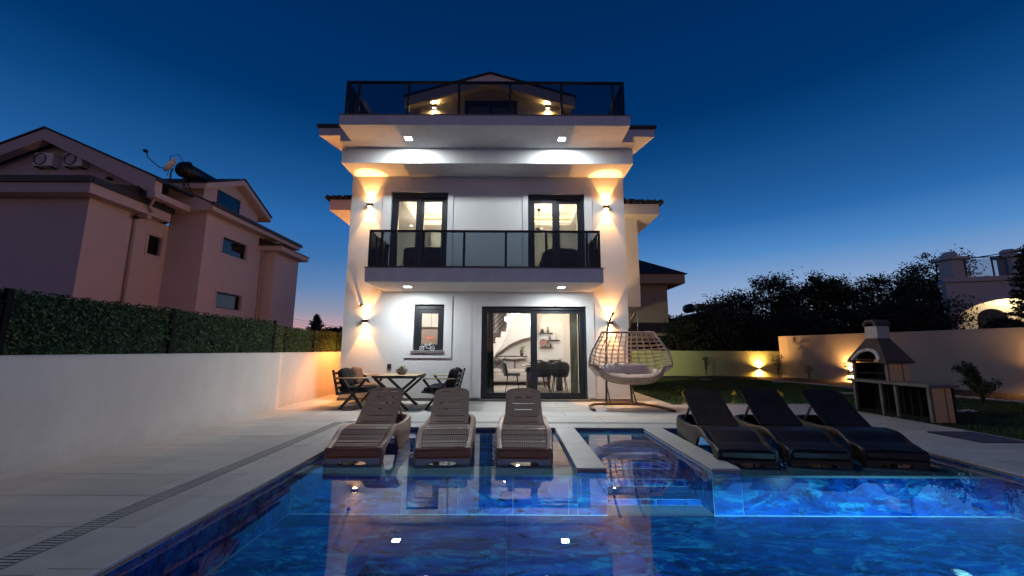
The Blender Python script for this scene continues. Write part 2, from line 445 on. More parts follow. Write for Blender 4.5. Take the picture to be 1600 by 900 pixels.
M = dict(
    plaster=mat('white_plaster', (0.70, 0.69, 0.67), 0.85, var=0.07, vscale=1.3, bump=0.0038, bscale=60, dirt=.28, world_co=True, spec=0.2),
    rearw=mat('rear_house_render', (0.34, 0.29, 0.24), 0.9, var=0.15, vscale=0.6, bump=0.004, bscale=20, world_co=True, spec=0.1),
    smooth=mat('smooth_white_render', (0.70, 0.69, 0.68), 0.8, var=0.13, vscale=1.6, stretch=(3, 3, .7), bump=0.0006, bscale=140, world_co=True, spec=0.2),
    ylw=mat('boundary_wall_render', (0.44, 0.43, 0.39), 0.88, var=0.16, vscale=0.9, bump=0.0035, bscale=55, dirt=.2, world_co=True, spec=0.15),
    grnw=mat('green_lit_wall_render', (0.47, 0.56, 0.27), 0.88, var=0.15, vscale=0.9, bump=0.0035, bscale=55, dirt=.2, world_co=True, spec=0.15),  # green light falling on the low wall is put into its base colour
    postm=mat('matt_black_post', (0.008, 0.008, 0.009), 0.9, var=0.2, vscale=20, spec=0.1),
    bwall=mat('wall_render', (0.74, 0.69, 0.64), 0.88, var=0.16, vscale=0.8, stretch=(1.5, 1.5, .8), bump=0.004, bscale=55, dirt=.2, world_co=True, spec=0.15),
    neigh=mat('neighbour_render', (0.54, 0.48, 0.50), 0.9, var=0.08, vscale=0.5, bump=0.002, bscale=30, world_co=True, spec=0.15),
    tile=mat('porcelain_tile', (0.49, 0.475, 0.445), 0.5, var=0.20, vscale=2.2, detail=10, bump=0.001, bscale=90, objrand=0.09, stretch=(.6, 2.2, 1), world_co=True, spec=0.4),
    grout=mat('grout', (0.16, 0.155, 0.15), 0.9, var=0.2, vscale=20),
    white_grout=mat('pale_grout', (0.35, 0.62, 0.80), 0.8, var=0.15, vscale=30),
    coping=mat('coping_stone', (0.50, 0.49, 0.46), 0.45, var=0.14, vscale=4, bump=0.0005, bscale=150, world_co=True),
    edge=mat('terracotta_edge', (0.34, 0.20, 0.13), 0.6, var=0.3, vscale=20, world_co=True),
    nosing=mat('shelf_nosing', (0.30, 0.50, 0.58), 0.4, var=0.15, vscale=5, world_co=True),
    marble=marble(),
    frame=mat('anthracite_frame', (0.012, 0.016, 0.022), 0.35, var=0.2, vscale=30),
    black=mat('black_metal', (0.012, 0.012, 0.013), 0.38, var=0.25, vscale=25, bump=0.0003, bscale=200),
    roof=mat('dark_roof_tile', (0.022, 0.02, 0.022), 0.6, var=0.4, vscale=3, bump=0.01, bscale=12),
    gutter=mat('dark_gutter', (0.03, 0.028, 0.03), 0.5, var=0.2, vscale=8),
    pipe=mat('drain_pipe', (0.42, 0.36, 0.34), 0.6, var=0.1, vscale=6),
    ground=mat('ground_soil', (0.028, 0.034, 0.018), 0.95, var=0.5, vscale=0.8, bump=0.02, bscale=9, world_co=True),
    lawn=mat('lawn_turf', (0.028, 0.056, 0.014), 0.95, var=0.5, vscale=1.2, bump=0.02, bscale=40, world_co=True),
    grass=mat('grass_blade', (0.048, 0.105, 0.022), 0.7, var=0.5, vscale=1.5, world_co=True),
    soil=mat('flower_bed_soil', (0.045, 0.026, 0.018), 0.95, var=0.5, vscale=6, bump=0.02, bscale=25, world_co=True),
    pebble=mat('white_pebble', (0.62, 0.61, 0.58), 0.7, var=0.25, vscale=10, world_co=True),
    hedge=mat('artificial_hedge_leaf', (0.032, 0.088, 0.024), 0.6, var=0.6, vscale=14, base2=(0.008, 0.026, 0.007), world_co=True, spec=0.3),
    hback=mat('hedge_backing', (0.008, 0.016, 0.008), 0.9, var=0.3, vscale=20),
    leaf=mat('tree_leaf', (0.032, 0.042, 0.017), 0.6, var=0.6, vscale=1.2, world_co=True),
    leaf2=mat('shrub_leaf', (0.05, 0.085, 0.025), 0.5, var=0.5, vscale=6, world_co=True),
    conifer=mat('conifer_needle', (0.03, 0.055, 0.022), 0.6, var=0.5, vscale=3, world_co=True),
    bark=mat('bark', (0.055, 0.04, 0.03), 0.9, var=0.4, vscale=12, bump=0.006, bscale=30),
    hill=mat('distant_hill', (0.02, 0.035, 0.06), 1.0, var=0.3, vscale=0.03, world_co=True, spec=0.0),
    brownp=weave('brown_plastic_rattan', (0.33, 0.175, 0.12), 14, 0.45, 0.004, 0.5, 0.35),
    brownw=mat('brown_plastic_rim', (0.38, 0.22, 0.155), 0.42, var=0.15, vscale=20, bump=0.0006, bscale=120),
    lip=mat('reddish_brown_plastic', (0.50, 0.19, 0.09), 0.45, var=0.2, vscale=14, bump=0.0008, bscale=90),
    foot=mat('pale_plastic_foot', (0.55, 0.62, 0.62), 0.4, var=0.1, vscale=10),
    blackw=weave('black_rattan', (0.036, 0.019, 0.013), 14, 0.38, 0.004, 0.25, 0.3),
    rattan=mat('beige_rattan', (0.82, 0.62, 0.46), 0.6, var=0.35, vscale=40, bump=0.002, bscale=120),
    rattand=mat('grey_brown_rattan', (0.55, 0.42, 0.32), 0.6, var=0.45, vscale=50, bump=0.003, bscale=120),
    cream=mat('cream_cushion', (0.84, 0.72, 0.62), 0.9, var=0.12, vscale=9, bump=0.008, bscale=14, sheen=0.3),
    bronze=mat('brown_steel', (0.10, 0.06, 0.04), 0.35, metal=0.6, var=0.2, vscale=20),
    wood=mat('pale_oak', (0.52, 0.36, 0.20), 0.5, var=0.3, vscale=7, stretch=(1, 9, 9), bump=0.0005, bscale=50),
    cushd=mat('charcoal_cushion', (0.022, 0.022, 0.025), 0.95, var=0.3, vscale=12, bump=0.008, bscale=12, spec=0.1),
    cushb=mat('taupe_cushion', (0.13, 0.085, 0.065), 0.95, var=0.25, vscale=12, bump=0.008, bscale=12, spec=0.1),
    hoodc=mat('dark_grey_hood', (0.10, 0.078, 0.070), 0.9, var=0.3, vscale=7, bump=0.003, bscale=50, spec=0.2),
    conc=mat('grey_concrete', (0.19, 0.17, 0.155), 0.9, var=0.3, vscale=7, bump=0.002, bscale=60),
    brick=mat('pale_firebrick', (0.55, 0.50, 0.45), 0.9, var=0.2, vscale=10, bump=0.002, bscale=60),
    chamotte=mat('cream_block', (0.80, 0.52, 0.25), 0.9, var=0.15, vscale=8, bump=0.002, bscale=80),
    soot_and_shade=mat('soot_and_shade', (0.008, 0.008, 0.008), 0.95, var=0.3, vscale=8),
    steel=mat('steel', (0.55, 0.55, 0.56), 0.3, metal=1.0, var=0.1, vscale=20),
    slate=mat('slate_blue_cover', (0.05, 0.05, 0.085), 0.6, var=0.2, vscale=8, bump=0.001, bscale=90),
    slotd=mat('drain_slot', (0.22, 0.215, 0.21), 0.8, var=0.2, vscale=12),
    grate=mat('drain_grating', (0.44, 0.43, 0.41), 0.5, var=0.2, vscale=15),
    whitep=mat('white_plastic', (0.7, 0.7, 0.7), 0.4, var=0.05, vscale=10),
    iwall=mat('interior_paint', (0.74, 0.70, 0.66), 0.85, var=0.04, vscale=2),
    ifloor=mat('interior_floor', (0.58, 0.53, 0.48), 0.3, var=0.12, vscale=4),
    ceil=mat('ceiling_paint', (0.8, 0.79, 0.76), 0.9, var=0.03, vscale=2),
    greenc=mat('green_velvet', (0.012, 0.095, 0.062), 0.8, var=0.3, vscale=8, sheen=0.5),
    sheer=mat('sheer_curtain', (0.42, 0.45, 0.36), 0.9, var=0.15, vscale=12),
    sofa=mat('light_sofa', (0.55, 0.50, 0.47), 0.9, var=0.12, vscale=8, bump=0.004, bscale=20),
    chair=mat('grey_velvet', (0.055, 0.052, 0.058), 0.8, var=0.25, vscale=20, sheen=0.4),
    table=mat('pale_table', (0.55, 0.47, 0.38), 0.35, var=0.15, vscale=6),
    fridge=mat('brushed_fridge', (0.17, 0.13, 0.11), 0.4, metal=0.2, var=0.1, vscale=6),
    door=mat('door_veneer', (0.58, 0.52, 0.42), 0.6, var=0.12, vscale=4),
    walnut=mat('walnut', (0.10, 0.05, 0.03), 0.5, var=0.3, vscale=8),
    dim_room_sheet=mat('dim_room_grey', (0.42, 0.42, 0.40), 0.8, var=0.1, vscale=6),
    deco=mat('mixed_ornament', (0.35, 0.30, 0.26), 0.6, var=0.6, vscale=25, base2=(0.10, 0.03, 0.05)),
    red=mat('red_sticker', (0.6, 0.10, 0.07), 0.6, var=0.2, vscale=30),
    yellow=mat('yellow_petal', (0.70, 0.50, 0.04), 0.6, var=0.2, vscale=30),
    wine=mat('wine', (0.10, 0.01, 0.015), 0.2, var=0.2, vscale=30),
    leafb=mat('succulent_leaf', (0.16, 0.30, 0.07), 0.5, var=0.3, vscale=30),
    stonepot=mat('stone_bowl', (0.40, 0.36, 0.31), 0.8, var=0.25, vscale=25, bump=0.001, bscale=80),
    villa2=mat('far_villa_render', (0.60, 0.58, 0.56), 0.9, var=0.12, vscale=1.5, world_co=True),
    solar=mat('dark_tank', (0.015, 0.017, 0.02), 0.4, var=0.3, vscale=5),
    panel=mat('solar_panel', (0.008, 0.012, 0.025), 0.15, var=0.2, vscale=4),
    glass=glass('window_glass', (0.93, 0.95, 0.95), 1.45),
    dglass=glass('dark_window_glass', (0.2, 0.22, 0.25), 1.5, spec_mul=1.6),
    tint=glass('smoked_glass', (0.48, 0.54, 0.59), 1.45),
    water=glass('pool_water', (0.74, 0.92, 1.0), 1.34, bump=0.0007, spec_mul=1.9),
    e_cool=emis('cool_diffuser', COOL, 30),
    e_warm=emis('warm_lens', (1.0, 0.72, 0.38), 26),
    e_globe=emis('globe_glow', (1.0, 0.86, 0.68), 12),
    e_cove=emis('cove_strip', (1.0, 0.62, 0.28), 16),
    e_pool=emis('pool_lens', (0.2, 0.75, 0.9), 0.55),
    e_spot=emis('spot_lens', (1.0, 0.92, 0.8), 20),
    e_strip=emis('arch_strip', (1.0, 0.86, 0.6), 8),
)

for k_ in ('sheer', 'greenc'):
    t_ = M[k_].node_tree
    b_ = t_.nodes['Principled BSDF']
    tl = t_.nodes.new('ShaderNodeBsdfTranslucent')
    tl.inputs[0].default_value = (.62, .66, .55, 1) if k_ == 'sheer' else (.01, .09, .055, 1)
    ms = t_.nodes.new('ShaderNodeMixShader')
    ms.inputs[0].default_value = .6 if k_ == 'sheer' else .35
    t_.links.new(b_.outputs[0], ms.inputs[1]); t_.links.new(tl.outputs[0], ms.inputs[2])
    t_.links.new(ms.outputs[0], t_.nodes['Material Output'].inputs['Surface'])

def lamp(kind, name, loc, power, color, parent=None, size=0.1, rot=(0, 0, 0), spot=None, blend=0.5, soft=0.03, shape='SQUARE', sy=None):
    l = bpy.data.lights.new(name, kind)
    l.energy = power
    l.color = color
    if kind == 'AREA':
        l.shape = shape
        l.size = size
        if sy: l.size_y = sy
    else:
        l.shadow_soft_size = soft
    if kind == 'SPOT':
        l.spot_size = spot
        l.spot_blend = blend
    o = bpy.data.objects.new(name, l)
    o.location = loc
    o.rotation_euler = rot
    col.objects.link(o)
    if parent: o.parent = parent
    return o

# ------------------------------------------------------------------ ground, deck, pool
WZ = -0.05           # water level
FZ = -0.47           # pool floor
PX0, PX1, PY0, PY1 = -2.31, 5.20, 0.5, 6.67    # pool outline
SY = 4.45            # front of the two sunbathing shelves
C1, C1b, C2, C2b = 0.695, 1.008, 2.117, 2.42   # the two coping arms

def ring(mb, X0, X1, Y0, Y1, x0, x1, y0, y1, z):
    vs = [(X0, Y0, z), (X1, Y0, z), (X1, Y1, z), (X0, Y1, z), (x0, y0, z), (x1, y0, z), (x1, y1, z), (x0, y1, z)]
    return mb.add(vs, [(0, 1, 5, 4), (1, 2, 6, 5), (2, 3, 7, 6), (3, 0, 4, 7)])
g = ring(MB(), -900, 900, -300, 1500, PX0 - .3, PX1 + .3, PY0 - .3, PY1 + .3, -0.03).build('ground', M['ground'], fix=False)
tag(g, kind='structure')
lw = MB()
lw.add([(3.74, 9.53, -0.022), (7.35, 9.53, -0.022), (7.35, 19.0, -0.022), (3.74, 19.4, -0.022)], [(0, 1, 2, 3)])
lw.add([(7.35, 0, -0.022), (16, 0, -0.022), (14.5, 11, -0.022), (12.6, 18.5, -0.022), (7.35, 19.0, -0.022)], [(0, 1, 2, 3, 4)])
tag(lw.build('lawn', M['lawn'], fix=False), kind='structure')

deck = MB()
DX0, DX1 = -4.97, 7.25
ring(deck, DX0, DX1, -3, 9.52, PX0, PX1, PY0, PY1, -0.008)
deck.add([(DX0, 9.52, -0.008), (3.73, 9.52, -0.008), (3.73, 14, -0.008), (DX0, 14, -0.008)], [(0, 1, 2, 3)])
deck = tag(deck.build('deck', M['grout'], fix=False), kind='structure')
# tiles 0.6 m, joints recessed; cut round the pool copings and drains
CO = 0.30            # coping width on the outer edge
tiles = []
def tile_ok(x0, x1, y0, y1):
    return x1 - x0 > 0.03 and y1 - y0 > 0.03
def rect_minus(rects, cut):
    out = []
    cx0, cx1, cy0, cy1 = cut
    for (x0, x1, y0, y1) in rects:
        if x1 <= cx0 or x0 >= cx1 or y1 <= cy0 or y0 >= cy1:
            out.append((x0, x1, y0, y1)); continue
        if x0 < cx0: out.append((x0, cx0, y0, y1))
        if x1 > cx1: out.append((cx1, x1, y0, y1))
        a, b = max(x0, cx0), min(x1, cx1)
        if y0 < cy0: out.append((a, b, y0, cy0))
        if y1 > cy1: out.append((a, b, cy1, y1))
    return out
pool_cut = (PX0 - CO, PX1 + CO, PY0 - CO, PY1 + 0.30)
drain_cut1 = (-3.02, -2.86, -3, 7.05)
drain_cut2 = (-2.86, 5.6, 7.05, 7.15)
mat_cut = (6.45, 7.12, 5.72, 6.44)
villa_cut = (-4.23, 2.93, 10.0, 20)
regions = [(DX0, DX1, -3.0, 9.52), (DX0, 3.73, 9.52, 13.8)]
cells = []
for (rx0, rx1, ry0, ry1) in regions:
    y, row = ry0, 0
    while y < ry1 - 0.01:
        x = rx0 - (0.6 if row % 2 else 0)
        while x < rx1 - 0.01:
            c = (max(x, rx0), min(x + 1.2, rx1), y, min(y + 0.6, ry1))
            rs = [c] if c[1] - c[0] > .02 else []
            for cut in (pool_cut, drain_cut1, drain_cut2, mat_cut, villa_cut):
                rs = rect_minus(rs, cut)
            cells += [r for r in rs if tile_ok(*r)]
            x += 1.2
        y += 0.6; row += 1
J = 0.0025
cells.sort(key=lambda c: (c[3] < 2.0, math.hypot((c[0] + c[1]) / 2, (c[2] + c[3]) / 2)))
cache = {}
rest = MB()
for i, (x0, x1, y0, y1) in enumerate(cells):
    w, h = round(x1 - x0 - 2 * J, 3), round(y1 - y0 - 2 * J, 3)
    if i < 290 and y1 > 2.0:
        if (w, h) not in cache:
            mb = MB()
            b = 0.0015
            vs = [(-w/2, -h/2, -.008), (w/2, -h/2, -.008), (w/2, h/2, -.008), (-w/2, h/2, -.008),
                  (-w/2+b, -h/2+b, 0), (w/2-b, -h/2+b, 0), (w/2-b, h/2-b, 0), (-w/2+b, h/2-b, 0)]
            mb.add(vs, [(4, 5, 6, 7), (0, 1, 5, 4), (1, 2, 6, 5), (2, 3, 7, 6), (3, 0, 4, 7)])
            me = bpy.data.meshes.new('tile'); me.from_pydata(mb.v, [], mb.f); me.materials.append(M['tile'])
            cache[(w, h)] = me
        inst('tile', cache[(w, h)], deck, ((x0 + x1) / 2, (y0 + y1) / 2, rnd.uniform(-.0007, .0007)))
    else:
        rest.box(x0 + J, x1 - J, y0 + J, y1 - J, -.01, 0)
if rest.v:
    tag(rest.build('tile', M['tile'], deck), kind='stuff')

# copings: slabs round the pool edge and on the two arms, joined butt to butt
def coping_run(x0, x1, y0, y1, along, step=1.2, z1=0.004):
    a, b = (x0, x1) if along == 'x' else (y0, y1)
    n = max(1, round((b - a) / step))
    for k in range(n):
        s, e = a + (b - a) * k / n + .0012, a + (b - a) * (k + 1) / n - .0012
        r = (s, e, y0, y1) if along == 'x' else (x0, x1, s, e)
        MB().bbox(*r, -0.018, z1, 0.0025).build('coping_slab', M['coping'], deck)
coping_run(PX0 - CO, PX0 + 0.01, PY0 - CO, PY1 + 0.30, 'y')
coping_run(PX1 - 0.01, PX1 + CO, PY0 - CO, PY1 + 0.30, 'y')
coping_run(PX0 + .0115, PX1 - .0115, PY1 - 0.01, PY1 + 0.30, 'x')
coping_run(PX0 + .0115, PX1 - .0115, PY0 - CO, PY0 + 0.01, 'x')
coping_run(C1, C1b, SY - 0.01, PY1 - 0.011, 'y')
coping_run(C2, C2b, SY - 0.01, PY1 - 0.011, 'y')
# terracotta underside edge of the copings
e = MB()
for (x0, x1, y0, y1) in ((PX0 - .02, PX0 + .006, PY0, PY1), (PX1 - .006, PX1 + .02, PY0, PY1), (C1 + .005, C1b - .005, SY - .006, PY1), (C2 + .005, C2b - .005, SY - .006, PY1), (PX0 + .03, PX1 - .03, PY1 - .006, PY1 + .02)):
    e.box(x0, x1, y0, y1, -0.036, -0.0185)
tag(e.build('coping_edge', M['edge'], deck))
# drains: slotted gratings
gr = MB().box(-3.015, -2.865, -3, 7.04, -.03, -.012).box(-3.018, -3.008, -3, 7.045, -.012, .001).box(-2.872, -2.862, -3, 7.045, -.012, .001).build('drain_channel', M['slotd'], deck)
sl = MB()
y = -1.0
while y < 7.0:
    sl.box(-3.006, -2.874, y, y + .020, -.012, 0.0)
    y += .034
tag(sl.build('grating_bar', M['grate'], gr), kind='stuff')
gr2 = MB().box(-2.85, 5.59, 7.06, 7.14, -.03, -.012).build('drain_channel', M['slotd'], deck)
sl = MB()
x = -2.84
while x < 5.55:
    sl.box(x, x + .026, 7.065, 7.135, -.012, 0.0)
    x += .045
tag(sl.build('grating_bar', M['grate'], gr2), kind='stuff')

# pool basin: grout shell with marble tiles set proud of it
basin = MB()
T = 0.006
gap = 0.006
# grout shell
basin.add([(PX0, PY0, FZ), (PX1, PY0, FZ), (PX1, SY, FZ), (PX0, SY, FZ)], [(0, 1, 2, 3)])
basin.add([(PX0, PY0, FZ), (PX0, PY1, FZ), (PX0, PY1, -.03), (PX0, PY0, -.03)], [(0, 1, 2, 3)])
basin.add([(PX1, PY0, FZ), (PX1, PY1, FZ), (PX1, PY1, -.03), (PX1, PY0, -.03)], [(3, 2, 1, 0)])
basin.add([(PX0, PY0, FZ), (PX1, PY0, FZ), (PX1, PY0, -.03), (PX0, PY0, -.03)], [(3, 2, 1, 0)])
basin.add([(PX0, PY1, FZ), (PX1, PY1, FZ), (PX1, PY1, -.03), (PX0, PY1, -.03)], [(0, 1, 2, 3)])
basin.box(PX0 + .002, C1 + .002, SY, PY1 - .002, FZ, -0.082)
basin.box(C2b - .002, PX1 - .002, SY, PY1 - .002, FZ, -0.082)
basin.box(C1, C1b, SY, PY1 - .001, FZ + .001, -0.037)
basin.box(C2, C2b, SY, PY1 - .001, FZ + .001, -0.037)
# entry steps between the arms
STEPS = [(4.75, -0.40), (5.15, -0.31), (5.55, -0.22), (6.0, -0.14)]
for k, (sy, sz) in enumerate(STEPS):
    y1 = STEPS[k + 1][0] if k + 1 < len(STEPS) else PY1 - .002
    basin.box(C1b, C2, sy, y1, FZ, sz - T)
basin.box(C1b, C2, SY, STEPS[0][0], FZ - .05, FZ + .0005)
basin = tag(basin.build('pool_basin', M['white_grout'], fix=False), kind='structure')
ntile = [0]
def marble_plane(orient, a0, a1, b0, b1, c, ta, tb, sign=1):
    """tiles of ta x tb on a plane; orient 'z' floor, 'y' wall facing camera, 'x' side wall"""
    na, nb = max(1, math.ceil((a1 - a0) / ta - .05)), max(1, math.ceil((b1 - b0) / tb - .05))
    for i in range(na):
        for j in range(nb):
            p0, p1 = a0 + ta * i + gap / 2, min(a0 + ta * (i + 1), a1) - gap / 2
            q0, q1 = b0 + tb * j + gap / 2, min(b0 + tb * (j + 1), b1) - gap / 2
            if i == na - 1: p1 = a1 - gap / 2
            if j == nb - 1: q1 = b1 - gap / 2
            mb = MB()
            lo, hi = (c, c + T * sign) if sign > 0 else (c + T * sign, c)
            if orient == 'z': mb.box(p0, p1, q0, q1, lo, hi)
            elif orient == 'y': mb.box(p0, p1, lo, hi, q0, q1)
            else: mb.box(lo, hi, p0, p1, q0, q1)
            mb.build('pool_tile', M['marble'], basin, fix=False)
            ntile[0] += 1
marble_plane('z', PX0 + .01, PX1 - .01, PY0, SY - T, FZ, 1.13, 0.63)
marble_plane('y', PX0 + .01, C1, FZ + .012, -.084, SY, .58, .5, -1)
marble_plane('y', C1 + .002, C1b, FZ + .012, -.04, SY, .58, .5, -1)
marble_plane('y', C2 + .002, C2b, FZ + .012, -.04, SY, .58, .5, -1)
marble_plane('y', C2b + .002, PX1 - .01, FZ + .012, -.084, SY, .58, .5, -1)
marble_plane('x', PY0, PY1 - .01, FZ + .012, -.04, PX0, .6, .5, 1)
marble_plane('x', PY0, PY1 - .01, FZ + .012, -.04, PX1, .6, .5, -1)
marble_plane('x', SY + .01, PY1 - .01, FZ + .012, -.04, C1b, .6, .5, 1)
marble_plane('x', SY + .01, PY1 - .01, FZ + .012, -.04, C2, .6, .5, -1)
marble_plane('x', SY + .01, PY1 - .01, -.076, -.04, C1, .6, .5, -1)
marble_plane('x', SY + .01, PY1 - .01, -.076, -.04, C2b, .6, .5, 1)
marble_plane('z', PX0 + .01, C1 - .008, SY + .29, PY1 - .008, -.082, 1.2, .6)
marble_plane('z', C2b + .008, PX1 - .01, SY + .29, PY1 - .008, -.082, 1.2, .6)
for (x0, x1) in ((PX0 + .012, C1 - .01), (C2b + .01, PX1 - .012)):
    n = round((x1 - x0) / .9)
    for k in range(n):
        MB().bbox(x0 + (x1 - x0) * k / n + .002, x0 + (x1 - x0) * (k + 1) / n - .002, SY - .008, SY + .288, -.0815, -.062, .003).build('nosing_slab', M['nosing'], basin)
marble_plane('y', PX0 + .3, PX1 - .3, -.076, -.04, PY1, .6, .5, -1)
for k, (sy, sz) in enumerate(STEPS):
    y1 = STEPS[k + 1][0] if k + 1 < len(STEPS) else PY1 - .012
    marble_plane('z', C1b + .008, C2 - .008, sy, y1, sz - T, .6, .6)
    lo = FZ if k == 0 else STEPS[k - 1][1]
    marble_plane('y', C1b + .008, C2 - .008, lo + .003, sz - T, sy, .6, .5, -1)
# near wall
marble_plane('y', PX0 + .02, PX1 - .02, FZ + .012, -.04, PY0, .6, .5, 1)
# water sheet
w = MB().add([(PX0 + .004, PY0 + .004, WZ), (PX1 - .004, PY0 + .004, WZ), (PX1 - .004, PY1 - .004, WZ), (PX0 + .004, PY1 - .004, WZ)], [(0, 1, 2, 3)])
tag(w.build('water', M['water'], fix=False), kind='structure')
# pool lamps: one on the floor in view, two in the near wall
def pool_lamp(loc, rot, label, power, blue=(0.30, 0.80, 1.0), tilt=0):
    o = empty('pool_light', loc, 0, label, 'pool light', 'underwater pool lights')
    o.rotation_euler = rot
    o.scale = (.55, .55, .55)
    MB().lathe([(0.001, .02), (.085, .02), (.105, .012), (.11, 0), (.0, 0)], n=28).build('bezel', M['whitep'], o, smooth=True)
    MB().lathe([(0.001, .026), (.06, .026), (.07, .0205)], n=24).build('lens', M['e_pool'], o)
    l = lamp('AREA', 'pool_lamp', (0, 0, .035), power, blue, o, size=.14, shape='DISK', rot=(R(180 - tilt), 0, 0))
    if tilt: l.data.spread = R(96)      # steeper rays cannot leave the water (total internal reflection)
pool_lamp((3.48, 3.38, FZ + .0085), (0, 0, 0), 'round white light on the pool floor at the near right', 6)
pool_lamp((3.9, PY0 + .008, -.17), (R(-90), 0, 0), 'round underwater light in the near pool wall, right side', P_POOL, tilt=44)
pool_lamp((1.3, PY0 + .008, -.17), (R(-90), 0, 0), 'round underwater light in the near pool wall, middle', P_POOL * .62, tilt=44)
pool_lamp((-.8, PY0 + .008, -.17), (R(-90), 0, 0), 'round underwater light in the near pool wall, left side', P_POOL * .22, tilt=44)

# deck odds and ends
mt = empty('deck_hatch', (6.785, 6.08, 0), 0, 'slate blue rectangular hatch cover in the deck beside the right lawn', 'hatch')
MB().bbox(-.33, .33, -.355, .355, -.02, .012, .004).build('cover_plate', M['slate'], mt)
MB().box(-.335, -.33, -.36, .36, -.02, .014).box(.33, .335, -.36, .36, -.02, .014).box(-.33, .33, -.36, -.355, -.02, .014).box(-.33, .33, .355, .36, -.02, .014).build('rim', M['black'], mt)
sk = empty('skimmer_cover', (-2.62, 7.28, .001), 0, 'white square skimmer lid set in the deck at the pool corner', 'cover')
MB().bbox(-.16, .16, -.12, .12, -.003, .008, .003).build('lid', M['whitep'], sk)
MB().box(-.03, .03, -.012, .012, .0085, .014).build('grip', M['grate'], sk)

# ------------------------------------------------------------------ boundary walls
lw_ = MB()
lw_.prism([(-4.80, -4), (-4.80, 8.36), (-4.96, 8.75), (-4.96, 14), (-5.22, 14), (-5.22, -4)], -.03, 1.15, 'Z')
lwall = tag(lw_.build('boundary_wall', M['bwall']), 'long white rendered wall on the left under the artificial hedge', 'wall')
MB().prism([(-4.795, -4), (-4.795, 8.37), (-4.955, 8.76), (-4.955, 14), (-5.225, 14), (-5.225, -4)], 1.1505, 1.158, 'Z').build('wall_cap', M['smooth'], lwall)

hf = empty('artificial_hedge_fence', (-4.9, 4, 1.15), 0, 'dark green artificial leaf hedge panels between black posts on the left wall', 'fence')
def leafquad(mb, p, s, n=None, asp=0.55):
    d = Vector((rnd.uniform(-1, 1), rnd.uniform(-1, 1), rnd.uniform(-1, 1))).normalized()
    if n is not None: d = (d + n * 1.2).normalized()
    a = d.cross(Vector((rnd.uniform(-1, 1), rnd.uniform(-1, 1), rnd.uniform(-1, 1)))).normalized()
    b = d.cross(a)
    a *= s; b *= s * asp
    k = len(mb.v)
    mb.v += [tuple(p - a), tuple(p + b * .9), tuple(p + a), tuple(p - b * .9)]
    mb.f.append((k, k + 1, k + 2, k + 3))
segs = [((-4.90, 0.2), (-4.90, 1.98), 1.77), ((-4.90, 2.02), (-4.90, 3.80), 1.77), ((-4.90, 3.84), (-4.90, 5.70), 1.775), ((-4.90, 5.74), (-4.90, 8.18), 1.77), ((-4.90, 8.22), (-5.02, 8.80), 1.70), ((-5.02, 8.84), (-5.02, 10.09), 1.69), ((-5.02, 10.13), (-5.02, 11.43), 1.69), ((-5.02, 11.47), (-5.02, 13.6), 1.69)]
for (a, b, zt) in segs:
    a3, b3 = Vector((a[0], a[1], 0)), Vector((b[0], b[1], 0))
    L_ = (b3 - a3).length
    nrm = Vector((1, 0, .1))
    mb = MB()
    cnt = int(L_ * (2100 if a[1] > 3 else 900))
    for k in range(cnt):
        t = rnd.random()
        p = a3.lerp(b3, t)
        p.z = 1.165 + rnd.random() * (zt - 1.165 + .012 * noise.noise(Vector((t * L_ * 9, a[1], 0))))
        p.x += rnd.uniform(-.01, .055)
        leafquad(mb, p, rnd.uniform(.016, .028), nrm)
    for k in range(int(L_ * 160)):       # ragged fringe along the top
        p = a3.lerp(b3, rnd.random()); p.z = zt + rnd.uniform(-.02, .03); p.x += rnd.uniform(-.03, .05)
        leafquad(mb, p, rnd.uniform(.014, .024))
    pn = MB().box(-.012, .0, 0, L_, 1.16, zt - .01)
    ang = math.atan2(b[1] - a[1], b[0] - a[0]) - R(90)
    po = pn.build('hedge_panel', M['hback'], hf)
    po.location = Vector((a[0], a[1], 0)) - hf.location
    po.rotation_euler.z = ang
    lo = mb.build('leaves', M['hedge'], po, fix=False)
    tag(lo, kind='stuff')
    lo.matrix_parent_inverse = (Matrix.Translation(hf.location) @ Matrix.Translation(po.location) @ Matrix.Rotation(ang, 4, 'Z')).inverted()
for (x, y, zt) in ((-4.87, 2.0, 1.80), (-4.87, 3.82, 1.80), (-4.87, 5.72, 1.80), (-4.87, 8.20, 1.81), (-4.99, 8.82, 1.72), (-4.99, 10.11, 1.71), (-4.99, 11.45, 1.71)):
    MB().box(x - .025 + 4.9, x + .025 + 4.9, y - .025 - 4, y + .025 - 4, .008, zt - 1.15).build('post', M['postm'], hf)

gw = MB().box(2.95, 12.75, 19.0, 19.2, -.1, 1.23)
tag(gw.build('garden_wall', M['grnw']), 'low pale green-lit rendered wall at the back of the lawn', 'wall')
ow = MB().prism([(12.62, 18.99), (12.62, 18.4), (14.30, 11.10), (15.4, 6.4), (15.62, 6.4), (14.52, 11.1), (12.85, 18.6), (12.85, 18.99)], -.1, 1.92, 'Z')
tag(ow.build('garden_wall', M['ylw']), 'taller rendered wall along the right side of the garden, orange lit near its corner', 'wall')

